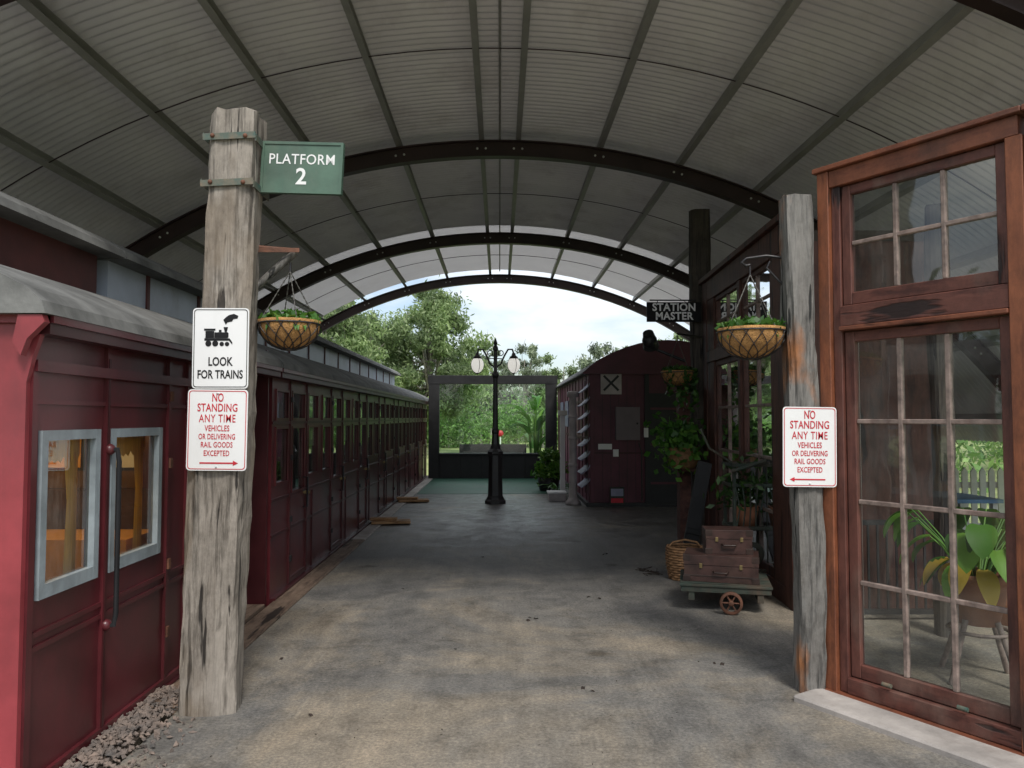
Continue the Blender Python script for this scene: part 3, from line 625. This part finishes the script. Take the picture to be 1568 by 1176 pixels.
ops=[(3.38,3.86,.82,1.54),(3.98,4.56,.82,1.54)]
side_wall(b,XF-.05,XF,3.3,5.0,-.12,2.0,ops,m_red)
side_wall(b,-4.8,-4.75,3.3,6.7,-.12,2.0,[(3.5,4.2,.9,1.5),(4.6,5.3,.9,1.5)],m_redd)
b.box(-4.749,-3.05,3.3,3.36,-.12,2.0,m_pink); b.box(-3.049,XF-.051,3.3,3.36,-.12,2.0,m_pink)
b.extr([(XF+.006,-.12),(XF+.006,1.75),(XF+.03,1.86),(XF+.06,1.95),(XF+.06,2.0),(XF-.13,2.0),(XF-.13,-.12)],3.27,3.299,m_pink)
b.box(-2.6,-2.56,3.275,3.299,-.12,2.0,m_pink); b.box(-4.7,-2.61,3.28,3.299,.9,.95,m_pink)
b.box(-2.35,-2.31,3.275,3.299,-.12,2.0,m_pink)
b.extr(mirrorprof([(-2.0,2.001),(-1.93,2.05),(-2.12,2.19),(-2.5,2.34),(-3.0,2.42)]),3.25,3.34,m_pink)
b.extr([(-1.89,2.0),(-1.90,2.03),(-2.0,2.03),(-2.02,1.92),(-1.985,1.86),(-1.96,1.93)],3.21,3.249,m_pink)
b.box(-2.02,-1.9,3.27,6.7,1.955,2.034,m_redd); b.box(-1.96,-1.885,3.27,6.7,2.002,2.036,m_red)
b.box(XF-.02,XF+.03,3.31,5.0,1.80,1.85,m_red)
for z in (.60,.66,1.66): b.box(XF,XF+.012,3.32,5.0,z,z+.022,m_red)
b.box(XF,XF+.05,3.3,5.0,-.12,.02,m_redd); b.box(XF,XF+.022,3.31,5.0,.021,.06,m_red)
for y in (3.30,3.92,4.65,4.93): b.box(XF,XF+.018,y,y+.04,.06,1.96,m_red)
b.box(XF+.018,XF+.021,3.93,3.95,.06,1.9,m_redd)
for (a,c,p,q) in ops:
    w=.04
    b.box(XF-.02,XF+.02,a-.005,a+w,p-.005,q+.005,m_alu); b.box(XF-.02,XF+.02,c-w,c+.005,p-.005,q+.005,m_alu); b.box(XF-.02,XF+.019,a+w,c-w,p-.005,p+w*1.4,m_alu); b.box(XF-.02,XF+.019,a+w,c-w,q-w,q+.005,m_alu)
    b.add([(XF-.01,a,p),(XF-.01,c,p),(XF-.01,c,q),(XF-.01,a,q)],[(0,1,2,3)],m_glass)
b.tube([(XF,3.95,1.44),(XF+.06,3.95,1.44),(XF+.07,3.95,1.38),(XF+.07,3.95,.62),(XF+.06,3.95,.56),(XF,3.95,.56)],.013,m_matte,8)
for z in (1.44,.56): b.ball((XF+.02,3.95,z),.03,m_red,8)
for z in (.3,.7,1.3,1.7): b.box(XF+.018,XF+.03,4.66,4.69,z,z+.06,m_rust)
side_wall(b,-2.3,-2.25,5.0,6.7,-.12,2.0,[(5.4,6.0,.9,1.55)],m_redd); b.box(-2.249,-2.0,4.95,4.999,-.12,2.0,m_redd); b.box(-2.249,-1.98,5.0,6.6,.0,.03,m_cop)
b.box(-2.24,-2.2,6.25,6.3,.03,1.95,m_red); b.box(-2.25,-2.0,6.68,6.7,-.12,2.0,m_redd)
b.box(-4.74,-2.06,3.37,6.6,-.1,.0,m_intd); b.box(-4.74,-2.06,3.37,6.6,1.96,1.99,m_intd); b.box(-4.74,-2.06,5.05,5.09,0,1.955,m_int); b.box(-4.749,-2.06,3.361,3.375,0,1.955,m_int)
b.box(-4.6,-2.15,3.4,3.85,.0,.45,m_int); b.box(-4.6,-2.15,3.4,3.86,.451,.80,m_seat); b.box(-4.6,-2.15,3.38,3.48,.801,1.1,m_leath)
b.box(-4.6,-2.15,4.55,5.0,.0,.45,m_int); b.box(-4.6,-2.15,4.5,5.0,.451,.90,m_seat); b.box(-4.6,-2.15,4.92,5.04,.901,1.15,m_leath)
for k in range(5):
    b.box(-4.5+k*.47,-4.12+k*.47,5.035,5.043,1.28,1.62,m_seat if k%2 else m_cream); b.box(-4.52+k*.47,-4.10+k*.47,5.044,5.0495,1.26,1.64,m_black)
for (a,c,p,q) in ops:
    n=10
    for k in range(n):
        ya=a+(c-a)*k/n; yb=a+(c-a)*(k+1)/n; b.add([(-2.08,ya,1.62),(-2.08,yb,1.62),(-2.08,yb,1.42+.02*math.sin(k)),(-2.08,(ya+yb)/2,1.385),(-2.08,ya,1.42+.02*math.sin(k-1))],[(0,1,2,3,4)],m_curt)
    b.add([(-2.09,c,1.6),(-2.09,c-.14,1.55),(-2.09,c-.09,1.2),(-2.09,c-.11,.85),(-2.09,c,.85)],[(0,1,2,3,4)],m_curt)
for lx in (-2.45,-3.6):
    b.ball((lx,4.25,1.84),.06,emis('warm_lamp',(1,.72,.35),6.),10); b.tube([(lx,4.25,1.88),(lx,4.25,1.96)],.01,m_brass,6)
carriage_roof(b,3.2,6.72); cler(b,3.5,5.45,m_cler2); wheels(b,5.0); b.box(-4.7,-2.1,3.35,6.7,-.3,-.13,m_iron)
b.build('railway_carriage',.003)
for i,(lx,e) in enumerate(((-2.42,9),(-3.4,14))):
    ld=bpy.data.lights.new('carriage_lamp','POINT'); ld.energy=e; ld.color=(1,.62,.25); ld.shadow_soft_size=.07; lo=bpy.data.objects.new('carriage_lamp',ld); lo.location=(lx,4.25,1.68); sc.collection.objects.link(lo)
b=B(); ops=[]; ya=6.8; yb=21.2; per=1.8; doors=[]
k=0
while ya+k*per+per<=yb+.01:
    o=ya+k*per
    ops+= [(o+.12,o+.50,1.02,1.50),(o+.12,o+.50,1.60,1.84),(o+.66,o+1.12,.90,1.50),(o+.66,o+1.12,1.60,1.84),(o+1.28,o+1.68,1.02,1.50),(o+1.28,o+1.68,1.60,1.84)]; doors.append(o+.60); k+=1
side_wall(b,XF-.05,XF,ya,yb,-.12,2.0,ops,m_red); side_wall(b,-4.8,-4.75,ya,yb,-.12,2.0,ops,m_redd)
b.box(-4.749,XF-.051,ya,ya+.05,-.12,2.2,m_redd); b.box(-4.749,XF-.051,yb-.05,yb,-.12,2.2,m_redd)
for i,(a,c,p,q) in enumerate(ops):
    w=.022
    b.box(XF-.01,XF+.012,a-w,a,p-w,q+w,m_red); b.box(XF-.01,XF+.012,c,c+w,p-w,q+w,m_red); b.box(XF-.01,XF+.011,a,c,p-w,p,m_red); b.box(XF-.01,XF+.011,a,c,q,q+w,m_red)
    b.add([(XF-.02,a,p),(XF-.02,c,p),(XF-.02,c,q),(XF-.02,a,q)],[(0,1,2,3)],m_glass); b.add([(-4.77,a,p),(-4.77,c,p),(-4.77,c,q),(-4.77,a,q)],[(0,1,2,3)],m_glass)
    if p>1.55 and i%6!=3: b.box(XF-.045,XF-.035,a,c,p,q,m_clere)
    if p<1.55 and i%6==4 : b.box(XF-.045,XF-.035,a,c,q-.2,q,m_cream)
for d in doors:
    for y in (d-.04,d+.59): b.box(XF,XF+.016,y,y+.03,.04,1.95,m_redd)
    b.box(XF+.0,XF+.013,d-.01,d+.59,.05,.09,m_redd)
    b.tube([(XF,d+.5,1.0),(XF+.045,d+.5,1.0),(XF+.045,d+.5,.7),(XF,d+.5,.7)],.01,m_black,6)
    for z in (.25,.62,1.2,1.75): b.box(XF+.016,XF+.032,d-.045,d-.0,z,z+.05,m_black)
    b.box(XF,XF+.06,d+.52,d+.56,.83,.86,m_brass)
    b.box(XF,XF+.012,d+.85,d+.875,.04,.84,m_redd)
for z in (.55,.86,1.545): b.box(XF,XF+.010,ya,yb,z,z+.025,m_redd)
b.box(XF,XF+.05,ya,yb,-.12,.03,m_redd); b.box(-2.02,-1.9,ya-.05,yb+.05,1.955,2.034,m_redd); b.box(-1.96,-1.885,ya-.06,yb+.06,2.002,2.036,m_red)
b.box(-4.74,-2.06,ya,yb,-.1,.0,m_intd)
for d in doors[1:]: 
    b.box(-4.6,-2.2,d-.62,d-.58,0,1.95,m_int); b.box(-4.6,-2.2,d-.57,d-.2,.0,.5,m_leath)
carriage_roof(b,6.74,21.35); cler(b,5.6,20.9,m_clere); wheels(b,9.2); wheels(b,18.8); b.box(-4.7,-2.1,ya,yb,-.3,-.13,m_iron)
for k in range(14): b.box(-2.849,-2.835,6.2+k*1.05,6.25+k*1.05,2.42,2.76,m_cler2)
b.build('railway_carriage',.003)

# ---------------------------------------------------------------- goods van on right
b=B()
x0,x1,y0,y1=1.62,4.5,14.0,21.4
rp=[]
for i in range(13):
    t=i/12; x=x0-.12+(x1-x0+.24)*t; rp.append((x,2.42+.60*math.sin(math.pi*t)**.75))
b.extr([(x0-.12,2.40)]+rp+[(x1+.12,2.40)],y0-.1,y1+.1,m_croof,caps=False)
b.extr([(x0-.12,2.40)]+rp+[(x1+.12,2.40)],y0-.1,y0-.08,m_vanend)
b.extr([(x0,0.05),(x0,2.41)]+[(min(max(x,x0),x1),z-.03) for x,z in rp[1:-1]]+[(x1,2.41),(x1,.05)],y0,y0+.06,m_vanend)
b.box(x0,x0+.05,y0+.061,y1,.05,2.4,m_vanside); b.box(x1-.05,x1,y0+.061,y1,.05,2.4,m_vanside); b.box(x0,x1,y1-.05,y1-.001,.05,2.4,m_vanside)
for k in range(11): b.box(x0-.018,x0-.001,y0+.3+k*.66,y0+.36+k*.66,.08,2.38,m_vanend)
for z in (.5,1.2,1.9): b.box(x0-.012,x0-.001,y0+.1,y1,z,z+.05,m_vanend)
for k in range(3): b.box(x0-.03,x0-.002,16.5+k*1.4,17.3+k*1.4,1.4,2.0,m_louv)
b.box(x0+.02,x0+.10,y0-.035,y0-.001,.06,2.55,m_vanend); b.box(x0+1.02,x0+1.10,y0-.035,y0-.001,.06,2.85,m_black); b.box(x0+1.101,x0+1.9,y0-.03,y0-.001,.06,2.05,m_black)
for z in (.4,1.1,1.75): b.box(x0+1.12,x0+1.88,y0-.045,y0-.031,z,z+.04,m_vanend)
b.box(x0+.10,x0+1.02,y0-.012,y0-.001,2.35,2.4,m_vanend); b.box(x0+.10,x0+1.02,y0-.012,y0-.001,.95,.98,m_redd); b.box(x0-.05,x1+.05,y0-.06,y1,.0,.07,m_black)
for x in (.25,.4,.55,.7,.85): b.box(x0+x,x0+x+.006,y0-.004,y0-.001,.08,2.5,m_black)
b.box(x0+.48,x0+.92,y0-.10,y0-.013,1.20,1.80,m_grey); b.box(x0+.5,x0+.9,y0-.105,y0-.101,1.23,1.77,m_grey); b.ball((x0+.87,y0-.11,1.5),.02,m_black,6)
b.box(x0+.17,x0+.42,y0-.02,y0-.013,1.03,1.13,m_white); b.box(x0+.44,x0+.54,y0-.03,y0-.013,.90,1.03,m_white); b.box(x0+1.0,x0+1.08,y0-.05,y0-.036,1.25,1.42,m_white)
b.box(x0+.22,x0+.60,y0-.03,y0-.013,2.03,2.44,m_pale)
for a in (45,-45): b.box(x0+.22,x0+.60,y0-.036 if a>0 else y0-.039,y0-.031,2.215,2.255,m_black,Matrix.Rotation(rad(a),3,'Y'))
b.tube([(x0+.95,y0-.06,.1),(x0+.95,y0-.06,1.0),(x0+.9,y0-.06,1.15)],.012,m_black,6)
for k in range(8):
    z=.35+k*.245; q=[(x0-.16+.16*math.sin(t/6*math.pi/2),z+.17*(t/6)) for t in range(7)]
    b.extr(q+[(x+.012,zz-.012) for x,zz in reversed(q)],y0-.13,y0+.55,m_louv)
for k in (0,1): b.box(x0-.02,x0,y0-.12+k*.6,y0-.08+k*.6,.2,2.3,m_vanend)
b.build('goods_van',.004)
b=B(); b.box(1.98,2.24,13.86,13.9,.05,.36,m_greenp); b.box(2.0,2.22,13.85,13.859,.2,.33,m_louv); b.box(2.0,2.22,13.85,13.859,.08,.16,m_signred); b.build('small_notice_board')
b=B(); b.cyl((1.36,14.3,.08),(1.36,14.3,2.02),.075,.065,m_pale,14); b.lathe([(.001,0),(.14,0),(.14,.06),(.09,.10),(.08,.14)],(1.36,14.3,0),m_pale,16); b.lathe([(.066,-.02),(.11,0),(.11,.08),(.06,.10),(.001,.1)],(1.36,14.3,2.0),m_pale,16)
for z in (.7,1.2,1.6): b.lathe([(.075,0),(.088,.01),(.088,.05),(.075,.06)],(1.36,14.3,z),m_pale,14)
b.build('station_water_pipe')
b=B(); b.box(.95,1.28,14.9,15.3,.0,.14,m_pale); b.box(.93,1.30,14.88,15.32,.141,.17,m_white); b.box(1.22,1.32,15.5,15.6,0,1.65,m_white); b.box(1.18,1.36,15.46,15.64,1.651,1.75,m_cream); b.build('white_gate_post',.005)

# ---------------------------------------------------------------- lamp post
b=B(); c=(-.08,14.55)
b.lathe([(.001,0),(.21,0),(.21,.05),(.18,.08),(.165,.12),(.15,.14),(.14,.55),(.13,.9),(.155,.93),(.155,.97),(.11,1.02),(.08,1.10),(.065,1.3),(.075,1.33),(.075,1.37),(.055,1.42),(.047,2.35),(.07,2.40),(.07,2.44),(.04,2.48),(.036,2.86),(.055,2.89),(.055,2.93),(.03,2.98),(.042,3.02),(.02,3.08),(.001,3.12)],(*c,0),m_iron,8,smooth=False)
for sx in (-1,1):
    b.tube([(c[0],c[1],2.55),(c[0]+sx*.10,c[1],2.62),(c[0]+sx*.17,c[1],2.78),(c[0]+sx*.24,c[1],2.90),(c[0]+sx*.32,c[1],2.90),(c[0]+sx*.345,c[1],2.82)],.017,m_iron,8)
    b.tube([(c[0]+sx*(.10+.05*math.cos(t)),c[1],2.83+.05*math.sin(t)) for t in np.linspace(0,6.28,12)],.010,m_iron,6,False)
    b.tube([(c[0],c[1],2.73),(c[0]+sx*.14,c[1],2.72)],.010,m_iron,6)
    b.lathe([(.001,.10),(.03,.09),(.045,.04),(.075,.02),(.085,-.01),(.08,-.02)],(c[0]+sx*.345,c[1],2.74),m_iron,14)
    b.lathe([(.078,0),(.115,-.06),(.125,-.12),(.11,-.19),(.07,-.245),(.03,-.27),(.001,-.275)],(c[0]+sx*.345,c[1],2.725),m_lampw,18)
    b.lathe([(.02,-.27),(.03,-.28),(.001,-.31)],(c[0]+sx*.345,c[1],2.725),m_iron,10)
    for k in range(4):
        a=k*math.pi/2+.4; b.tube([(c[0]+sx*.345+r_*math.cos(a),c[1]+r_*math.sin(a),2.725+z_) for r_,z_ in ((.08,0),(.118,-.06),(.128,-.12),(.113,-.19),(.072,-.248),(.02,-.28))],.005,m_iron,4,False)
b.build('street_lamp')

# ---------------------------------------------------------------- end frame
b=B(); y=20.4
b.box(-1.88,-1.60,y,y+.18,0,2.50,m_black); b.box(1.22,1.52,y,y+.18,0,2.50,m_black); b.box(-1.90,1.54,y-.01,y+.19,2.501,2.73,m_black); b.box(-1.599,1.219,y+.01,y+.17,0,.62,m_black); b.box(-1.599,1.219,y-.03,y+.18,.621,.67,m_black)
for k in range(5): b.box(-1.59+k*.56,-1.565+k*.56,y-.004,y+.009,.02,.60,m_iron)
b.add([(-1.6,y+.09,.67),(1.22,y+.09,.67),(1.22,y+.09,2.5),(-1.6,y+.09,2.5)],[(0,1,2,3)],m_glass2)
b.build('framed_viewing_screen',.006)
b=B(); b.box(-1.2,.8,22.6,23.0,.40,.45,m_black); b.box(-1.2,.8,23.0,23.04,.5,.82,m_black)
for x in (-1.1,-.2,.7): b.box(x,x+.05,22.62,23.02,-.05,.4,m_black); b.box(x,x+.05,22.98,23.02,.4,.8,m_black)
b.build('park_bench')
b=B(); b.lathe([(.001,0),(.12,0),(.12,.02),(.001,.02)],(.03,29.9,1.0),m_signred,24,axis='y'); b.cyl((.03,29.95,-.05),(.03,29.95,1.0),.025,.025,m_white); b.build('round_red_signal')

# ---------------------------------------------------------------- plants outdoors
def shrub(name,c,r,h,n,mat,seed,ls=.06,pot=True):
    b=B(); rng=np.random.default_rng(seed)
    if pot: b.lathe([(.001,0),(r*.5,0),(r*.62,.3),(r*.55,.3),(.001,.27)],(c[0],c[1],c[2]),m_black,18)
    cc=rng.normal(size=(30,3)); cc/=np.linalg.norm(cc,axis=1)[:,None]; cc*=rng.uniform(.4,1,(30,1)); cc=cc*[r,r,h/2]*.8+[c[0],c[1],c[2]+h*.55]
    pts=cc[rng.integers(0,30,n)]+rng.normal(0,r*.17,(n,3)); leafcloud(b,pts,ls,ls*.4,mat,rng)
    for k in range(8): b.tube([(c[0],c[1],c[2]+.1),tuple(cc[k])],.008,m_bark,5)
    b.build(name)
shrub('potted_shrub',(1.08,17.0,0),.40,.92,2000,m_lime,4,.07)
b=B(); rnd=random.Random(3)
for k in range(16):
    a=rnd.uniform(0,6.28); bx,by=1.0+.1*math.cos(a),21.6+.1*math.sin(a); st=rnd.uniform(.7,1.9)
    b.tube([(bx,by,-.05),(bx+.1*math.cos(a),by+.1*math.sin(a),st)],[.03,.012],m_lime,6); bigleaf(b,(bx+.1*math.cos(a),by+.1*math.sin(a),st),(math.cos(a)*.6,math.sin(a)*.6,1.),rnd.uniform(.8,1.2),.26,m_lime,droop=1.,segs=8)
b.build('banana_plant')
b=B(); 
for k in range(14):
    a=rnd.uniform(0,6.28); bx,by=1.2,15.9; bigleaf(b,(bx,by,.02),(math.cos(a),math.sin(a),2.),rnd.uniform(.4,.7),.06,m_pot,droop=1.1)
b.build('strappy_plant')

def tree(name,x,y,h,rx,rz,seed,mat,ncl=60,nl=330,zc=None,ls=.12,sparse=1.,z0=-.05):
    b=B(); rng=np.random.default_rng(seed); zc=zc or h-rz
    lean=rng.uniform(-.5,.5); tp=Vector((x+lean,y,zc))
    b.tube([(x,y,z0),(x+lean*.3,y+.1,zc*.35),(x+lean*.7,y-.1,zc*.7),tuple(tp),(x+lean*1.3,y,zc+rz*.6)],[h*.03,h*.022,h*.017,h*.012,h*.004],m_bark,8)
    cc=rng.normal(size=(ncl,3)); cc/=np.linalg.norm(cc,axis=1)[:,None]; cc*=rng.uniform(.35,1,(ncl,1))**.6; cc[:,2]*=.95
    cc=cc*[rx,rx*.9,rz]+[x,y,zc]; cr=rng.uniform(.35,.8,ncl)*rx*.26*sparse
    for k in range(0,ncl,2):
        c=cc[k]; t=rng.uniform(.45,1.); s=Vector((x+lean*t*.9,y,z0+(zc-z0)*t)); mid=s.lerp(Vector(c),.55)+Vector((0,0,-.12*rx)); b.tube([s,mid,tuple(c)],[h*.010,h*.006,h*.002],m_bark,5,False)
    for k in range(14):
        c=cc[rng.integers(0,ncl)]; o=c+rng.normal(0,.35,3)*[1,1,1]+[0,0,.45]; b.tube([tuple(c),tuple(o)],[h*.003,h*.001],m_bark,4,False)
    ii=rng.integers(0,ncl,ncl*nl); g=rng.normal(size=(ncl*nl,3)); g*=cr[ii][:,None]*[.62,.62,.5]
    leafcloud(b,cc[ii]+g,ls,ls*.32,mat,rng,droop=.7)
    return b.build(name)
tree('eucalyptus_tree',-6.2,32,7.0,2.4,2.9,1,m_euc,75,310,ls=.12,sparse=1.05)
tree('eucalyptus_tree',-3.0,35,7.5,2.6,3.1,2,m_euc,95,330,ls=.12,sparse=1.1)
tree('eucalyptus_tree',-9.5,40,8.6,3.2,3.4,3,m_euc2,60,260,ls=.14)
tree('eucalyptus_tree',-.6,48,6.9,1.9,2.9,5,m_euc2,42,200,ls=.15,sparse=.85)
tree('eucalyptus_tree',1.7,54,7.0,2.2,3.2,6,m_euc2,42,180,ls=.15,sparse=.85)
tree('eucalyptus_tree',4.2,52,6.2,1.9,2.8,7,m_euc,42,220,ls=.15)
tree('eucalyptus_tree',7.0,50,7.0,2.1,3.2,8,m_euc2,42,220,ls=.15)
tree('eucalyptus_tree',10.5,46,6.8,2.6,2.8,9,m_euc,42,200,ls=.15)
def mass(name,segs,seed,mat,n,ls,spread=1.0):
    b=B(); rng=np.random.default_rng(seed)
    for (xa,ya_,xb,yb_,h) in segs:
        m=n; t=rng.uniform(0,1,90); C=np.stack([xa+(xb-xa)*t,ya_+(yb_-ya_)*t,rng.uniform(0,1,90)**.8*h*(.7+.3*np.sin(t*23+seed))],1)+rng.normal(0,spread,(90,3))*[1,1,.15]
        C[:,2]=np.abs(C[:,2]); ii=rng.integers(0,90,m); g=rng.normal(size=(m,3))*[.75*spread,.75*spread,.5*spread]
        P=C[ii]+g; P[:,2]=np.abs(P[:,2]); leafcloud(b,P,ls,ls*.4,mat,rng,droop=.3)
        for k in range(14): b.tube([(C[k][0],C[k][1],-.1),tuple(C[k]+np.array([0,0,.5]))],[.10,.03],m_bark,5)
    b.build(name)
mass('shrub_bank',[(-8,43,8,44,2.6)],1,m_bush,26000,.11,.8)
mass('background_tree_line',[(-34,62,-6,64,7.5),(-8,64,16,66,5.2),(14,64,44,56,7.5)],2,m_euc2,18000,.24,1.3)
mass('background_tree_line',[(13,14,24,34,4.5),(9.5,20,12,32,2.2)],5,m_bush,14000,.15,1.1)
mass('background_tree_line',[(-20,2,-24,40,5),(-22,-22,-12,-32,6),(-8,-36,14,-38,6)],7,m_euc2,9000,.26,1.5)  # includes unseen trees behind the camera, added for the window glass to reflect

# ---------------------------------------------------------------- gravel & debris
b=B(); rnd=random.Random(2)
for k in range(1900):
    y=rnd.uniform(2.2,4.6); x=-1.97+abs(rnd.gauss(0,.15)); 
    if x>-1.5 or (y>4.2 and x>-1.76): continue
    r=rnd.uniform(.006,.022); c=Vector((x,y,rnd.uniform(.0,.012)+max(0,.03-(x+1.97)*.1)))
    M3=Matrix.Rotation(rnd.uniform(0,6),3,(rnd.random()-.5,rnd.random()-.5,rnd.random()+.01))
    vs=[c+M3@Vector((a*r*rnd.uniform(.7,1.3),bb*r*rnd.uniform(.6,1.2),cc*r*rnd.uniform(.4,.8))) for a,bb,cc in ((1,0,0),(-1,0,0),(0,1,0),(0,-1,0),(0,0,1),(0,0,-1),)]
    b.add(vs,[(0,2,4),(2,1,4),(1,3,4),(3,0,4),(2,0,5),(1,2,5),(3,1,5),(0,3,5)],m_stone)
b.box(-1.99,-1.80,2.2,4.34,-.3,.004,m_soil)
b.build('gravel')
b=B()
for (x,y) in ((-.30,5.4),(-1.03,4.2),(-1.55,3.55),(1.45,7.85),(1.5,8.1),(-.2,8.9),(1.2,9.1),(-1.45,5.2),(.85,6.9),(-.9,7.3),(.5,4.6),(.25,6.2),(1.42,5.1)):
    for q in range(rnd.randint(1,3)):
        a=rnd.uniform(0,6.28); L=rnd.uniform(.03,.07); px_,py_=x+rnd.uniform(-.04,.04),y+rnd.uniform(-.04,.04)
        bigleaf(b,(px_,py_,.006),(math.cos(a),math.sin(a),.25),L,L*.5,m_dry,droop=.8,segs=4)
for k in range(260):
    a=rnd.uniform(0,6.28); x=rnd.uniform(-1.6,1.7); y=rnd.uniform(3.,12); L=rnd.uniform(.006,.018); bigleaf(b,(x,y,.003),(math.cos(a),math.sin(a),.2),L,L*.6,m_dry,droop=.5,segs=2)
for k in range(14):
    a=rnd.uniform(0,6.28); p=(1.55+rnd.uniform(-.12,.12),8.0+rnd.uniform(-.15,.15),.01); b.tube([p,(p[0]+.12*math.cos(a),p[1]+.12*math.sin(a),.03)],.004,m_dry,4)
b.build('fallen_leaves')

# ---------------------------------------------------------------- light, world, camera
w=bpy.data.worlds.new('World'); sc.world=w; w.use_nodes=True; nt=w.node_tree; nt.nodes.clear(); L=nt.links.new
out=nt.nodes.new('ShaderNodeOutputWorld'); bg=nt.nodes.new('ShaderNodeBackground'); L(bg.outputs[0],out.inputs[0]); bg.inputs[1].default_value=.15
sky=nt.nodes.new('ShaderNodeTexSky'); sky.sky_type='NISHITA'; sky.sun_disc=False; sky.sun_elevation=rad(52); sky.sun_rotation=rad(165)
tc=nt.nodes.new('ShaderNodeTexCoord'); mp=nt.nodes.new('ShaderNodeMapping'); mp.inputs['Scale'].default_value=(1,1,3.2); L(tc.outputs['Generated'],mp.inputs[0])
nz=N(nt,'ShaderNodeTexNoise',Scale=4.2,Detail=9.,Roughness=.55); L(mp.outputs[0],nz.inputs['Vector'])
r=ramp(nt,[(.38,(.12,)*3),(.62,(1,)*3)]); L(nz.outputs['Fac'],r.inputs[0])
sz=N(nt,'ShaderNodeSeparateXYZ'); L(tc.outputs['Generated'],sz.inputs[0])
cm=N(nt,'ShaderNodeMapRange'); cm.inputs['From Min'].default_value=.05; cm.inputs['From Max'].default_value=.55; cm.inputs['To Min'].default_value=6.6; cm.inputs['To Max'].default_value=13.0; L(sz.outputs[2],cm.inputs[0])
vm=N(nt,'ShaderNodeVectorMath',operation='SCALE'); vm.inputs[0].default_value=(.97,1.0,1.03); L(cm.outputs[0],vm.inputs['Scale'])
mx=N(nt,'ShaderNodeMix',data_type='RGBA'); L(r.outputs[0],mx.inputs[0]); L(sky.outputs[0],mx.inputs[6]); L(vm.outputs[0],mx.inputs[7]); L(mx.outputs[2],bg.inputs[0])
sd=bpy.data.lights.new('sun','SUN'); sd.energy=3.0; sd.angle=rad(14); sd.color=(1,.96,.9); so=bpy.data.objects.new('sun',sd); sc.collection.objects.link(so)
az=rad(165); el=rad(52); dirv=Vector((math.sin(az)*math.cos(el),math.cos(az)*math.cos(el),math.sin(el))); so.rotation_euler=dirv.to_track_quat('Z','Y').to_euler()
cd=bpy.data.cameras.new('camera'); co=bpy.data.objects.new('camera',cd); sc.collection.objects.link(co); sc.camera=co
cd.lens=27.05; cd.sensor_width=36; cd.clip_end=2000; cd.clip_start=.05
co.location=(0,0,1.6); co.rotation_euler=(rad(92.53),0,rad(-.92))
